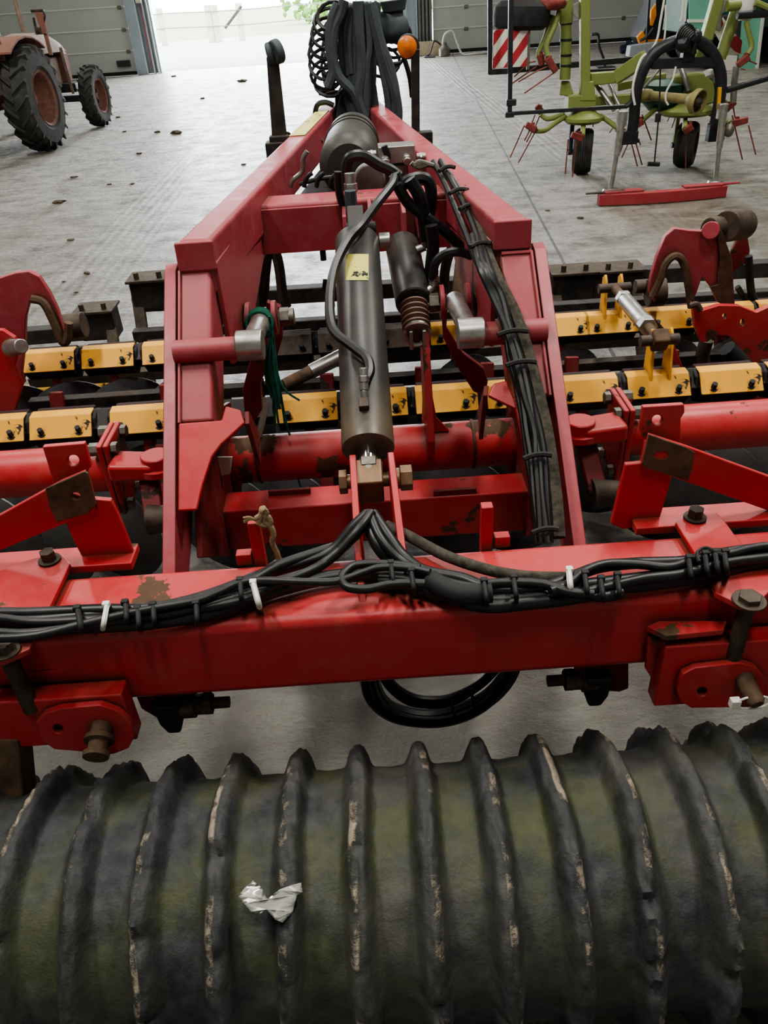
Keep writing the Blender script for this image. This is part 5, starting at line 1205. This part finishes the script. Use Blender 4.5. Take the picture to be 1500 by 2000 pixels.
R_(MB().hull([[V((-.70 + sx, y, z)) for sx, z in ((-.26, .72), (.26, .72), (.27, 1.25), (-.27, 1.25))] for y in (2.58, 2.80)]), 'grille', 'old_red', None, .04)
R_(MB().lathe((-.36, 1.05, 1.06), (-.1, 1, 0), [(0, 0), (.03, .12), (.1, .155), (.38, .155), (.45, .12), (.48, 0)], 24), 'side_tank', 'old_red', hood)
for i, s in enumerate((0, 1)):
    sx = .0 if s == 0 else -1.5
    pr = [V((sx - .08, .95 * math.cos(t), .79 + .74 * math.sin(t))) for t in [math.radians(a) for a in (50, 62, 75, 90, 105, 120, 130)]]
    mbx = MB(); ring_ = [[p + V((-.2, 0, 0)), p + V((.2, 0, 0)), p + V((.2, 0, .03)), p + V((-.2, 0, .03))] for p in pr]
    mbx.hull(ring_); mbx.plate([p + V((-.2, 0, 0)) for p in pr] + [V((sx - .2, -.5, 1.0)), V((sx - .2, .5, 1.0))], V((.02, 0, 0)))
    R_(mbx, 'fender', 'old_red', None, .006)
R_(MB().box((-.70, -.30, 1.30), (.44, .08, .4), rx=-.15).box((-.70, -.10, 1.12), (.46, .42, .08)), 'seat', 'rim_red', None, .03)
R_(MB().box((-.75, -.62, 1.30), (.85, .5, .46)), 'rear_box', 'old_red', None, .02)
R_(MB().box((-.2, -.42, 1.42), (.25, .02, .3)), 'box_flap', 'rim_old', None, .005)
q1, q0 = LT(24, -20, 13.9), LT(46, 62, 13.9)
R_(MB().tube(q0, q1, .035, .03), 'roll_post', 'old_tan')
R_(MB().path([(-.7, .75, 1.2), (-.7, .62, 1.45), (-.7, .5, 1.55)], .02), 'steering_column', 'blk_metal')
R_(MB().path([V((-.7 + .2 * math.cos(t), .5 + .06 * math.sin(t), 1.56 + .19 * math.sin(t))) for t in [i * PI / 8 for i in range(17)]], .015, 8), 'steering_wheel', 'blk_metal')
jk = R_(MB().bar(LT(100, 108, 14.6), LT(78, 22, 14.6), .055, .06).bar(LT(88, 66, 14.58), LT(78, 24, 14.58), .07, .08, None, .13, .1), 'lift_post', 'old_red', None, .01)
R_(MB().box(LT(74, 21, 14.6), (.20, .08, .04)), 'post_head', 'iron', jk, .006); R_(MB().tube(LT(74, 60, 14.6), LT(82, 60, 14.55), .05), 'post_pivot', 'iron', jk, .006)
R_(MB().path([LT(82, 22, 14.6), LT(88, 30, 14.55), LT(86, 45, 14.55), LT(90, 60, 14.6)], .014), 'hose', 'hose', jk)
R_(MB().bar(LT(118, 92, 15.2), LT(131, 140, 15.3), .05, .06).bar(LT(131, 140, 15.3), LT(143, 182, 15.5), .045, .05), 'drag_link', 'old_tan', None, .01)
R_(MB().tube((-.60, 2.1, 1.45), (-.58, 2.1, 1.75), .025), 'exhaust_stub', 'iron')
R_(MB().path([(-.42, .3, 1.5), (-.44, .32, 1.85)], .012).sphere((-.44, .32, 1.87), .03), 'gear_lever', 'blk_metal')
for k in range(4): R_(MB().path([(-.40, .55 + k * .07, 1.35), (-.22, .65 + k * .05, 1.42 - .03 * k), (-.16, .8, 1.28), (-.25, .95, 1.15 + .03 * k), (-.38, .9, 1.2)], .014), 'hydraulic_pipe', 'iron')
for k in range(3): R_(MB().path([(-.46, 1.3 + k * .18, 1.1), (-.38, 1.32 + k * .18, 1.0), (-.42, 1.36 + k * .18, .8)], .022), 'engine_pipe', 'iron')
R_(MB().bar((-.7, -.3, .6), (-.7, -.85, .5), .3, .1), 'drawbar', 'blk_metal', None, .01)

# ================================================================ machines along the right wall
OY = 20.6
ob = W(1290, 95, Y=OY)
OL = thing('orange_loader', 'orange and black machine parked behind the tedder by the closed right door', 'machine', (ob.x, OY, 0), world=True)
def O(mb, name, mat, par=None, bev=.02): return mb.build(name, mat, par or OL, bev)
O(MB().plate([W(a, b, Y=OY) for a, b in ((1252, 75), (1262, 50), (1280, 10), (1284, -30), (1340, -30), (1340, 70), (1300, 92), (1262, 88))], V((0, .9, 0))), 'chassis', 'blk_metal')
O(MB().plate([W(a, b, Y=OY - .05) for a, b in ((1270, 50), (1272, 20), (1282, 6), (1283, 30), (1275, 52))], V((0, .1, 0))), 'orange_panel', 'orange')
O(MB().plate([W(a, b, Y=OY - .05) for a, b in ((1303, -20), (1340, -20), (1340, 8), (1328, 14), (1308, 8))], V((0, .1, 0))), 'orange_panel', 'orange')
O(MB().plate([W(a, b, Y=OY - .10) for a, b in ((1245, 72), (1256, 60), (1266, 78), (1300, 76), (1300, 88), (1250, 86))], V((0, .12, 0))), 'orange_step', 'orange')
for dx in (-.05, .6): O(MB().lathe((ob.x + dx, OY + .5, .30), (0, 1, 0), [(-.15, .1), (-.15, .25), (-.08, .3), (.08, .3), (.15, .25), (.15, .1), (.1, 0)], 28), 'wheel', 'tyre', None, 0)
O(MB().plate([W(a, b, Y=OY - .5) for a, b in ((1232, 90), (1285, 82), (1300, 108), (1228, 112))], V((0, .3, 0))), 'grey_deck', plain('grey_deck', (.3, .32, .35), .6))
for pts in ([(1268, 0), (1264, 60), (1262, 84)], [(1276, 55), (1262, 72), (1250, 80)]): O(MB().path([W(a, b, Y=OY - .2) for a, b in pts], .03, 8), 'grab_rail', 'blk_metal', None, 0)
cb = W(1225, 112, Z=.3)
CL = thing('work_coat', 'dark blue bundled cloth with a sleeve propped beside the orange machine', 'cloth', W(1226, 112, Z=0), world=True)
cy = W(1226, 112, Z=0).y - .3
MB().sphere(W(1224, 92, Y=cy), .16, 3, (1, .8, .8), .8, 3).sphere(W(1229, 104, Y=cy), .13, 3, (.8, .8, 1), .8, 5).build('bundle', 'navy', CL)
MB().path([W(a, b, Y=cy - .1) for a, b in ((1228, 102), (1245, 85), (1268, 68), (1285, 52))], .09, 10, taper=.6).build('sleeve', 'navy', CL)
MB().bar(W(1226, 112, Y=cy + .1) , V((W(1226, 112, Y=cy + .1).x, cy + .1, 0.0)), .3, .25).build('stand_block', 'blk_metal', CL)
GY = 18.2
gb = W(1420, 150, Y=GY)
GM = thing('glazed_cab_machine', 'dark green machine with pale teal cab glazing at the right edge behind the tedder', 'machine', (gb.x, GY, 0), world=True)
def G(mb, name, mat, par=None, bev=.02): return mb.build(name, mat, par or GM, bev)
bx0, bx1 = W(1345, 30, Y=GY).x, W(1600, 30, Y=GY).x
G(MB().box(((bx0 + bx1) / 2, GY + .8, 1.9), (bx1 - bx0, 1.3, 2.4)), 'body', 'darkgreen')
tg = G(MB().plate([W(a, b, Y=GY) for a, b in ((1346, -40), (1392, -40), (1388, 38), (1346, 38))], V((0, .03, 0))), 'cab_window', 'teal', None, 0)
G(MB().plate([W(a, b, Y=GY - .02) for a, b in ((1344, 38), (1390, 38), (1390, 44), (1344, 44))], V((0, .05, 0))), 'window_sill', 'white', None, 0)
G(MB().plate([W(a, b, Y=GY) for a, b in ((1346, 44), (1388, 44), (1380, 75), (1346, 75))], V((0, .03, 0))), 'lower_panel', 'teal', None, 0)
G(MB().plate([W(a, b, Y=GY - .05) for a, b in ((1450, 35), (1490, 34), (1476, 150), (1440, 155))], V((0, .03, 0))), 'cab_window', 'teal', None, 0)
G(MB().bar(W(1490, 34, Y=GY - .08), W(1476, 152, Y=GY - .08), .05, .05), 'window_pillar', 'white', None, 0)
G(MB().plate([W(a, b, Y=GY - .05) for a, b in ((1412, 108), (1440, 108), (1434, 170), (1416, 172))], V((0, .03, 0))), 'pale_panel', 'white', None, 0)
G(MB().plate([W(a, b, Y=GY - .25) for a, b in ((1440, 188), (1436, 168), (1456, 134), (1470, 158), (1482, 162), (1480, 190))], V((0, .5, 0))), 'maroon_base', 'rim_red')
for dx in (.8, 2.4): G(MB().lathe((bx0 + dx, GY + .8, .5), (0, 1, 0), [(-.75, .2), (-.75, .45), (-.6, .5), (.6, .5), (.75, .45), (.75, .2), (.7, 0)], 28), 'wheel', 'tyre', None, 0)
# bent pipe stand in front of the door behind the tedder
pz = W(1181, 132, Z=0)
PS = thing('pipe_stand', 'thin dark bent pipe standing on the floor behind the tedder posts', 'pipe', (pz.x, pz.y, 0), world=True)
MB().path([W(a, b, Y=pz.y) for a, b in ((1155, 68), (1168, 68), (1170, 90), (1179, 115))] + [V((pz.x, pz.y, .02))], .03, 8).build('bent_pipe', 'blk_metal', PS)
MB().box((pz.x, pz.y, .012), (.4, .3, .02)).build('base', 'blk_metal', PS)
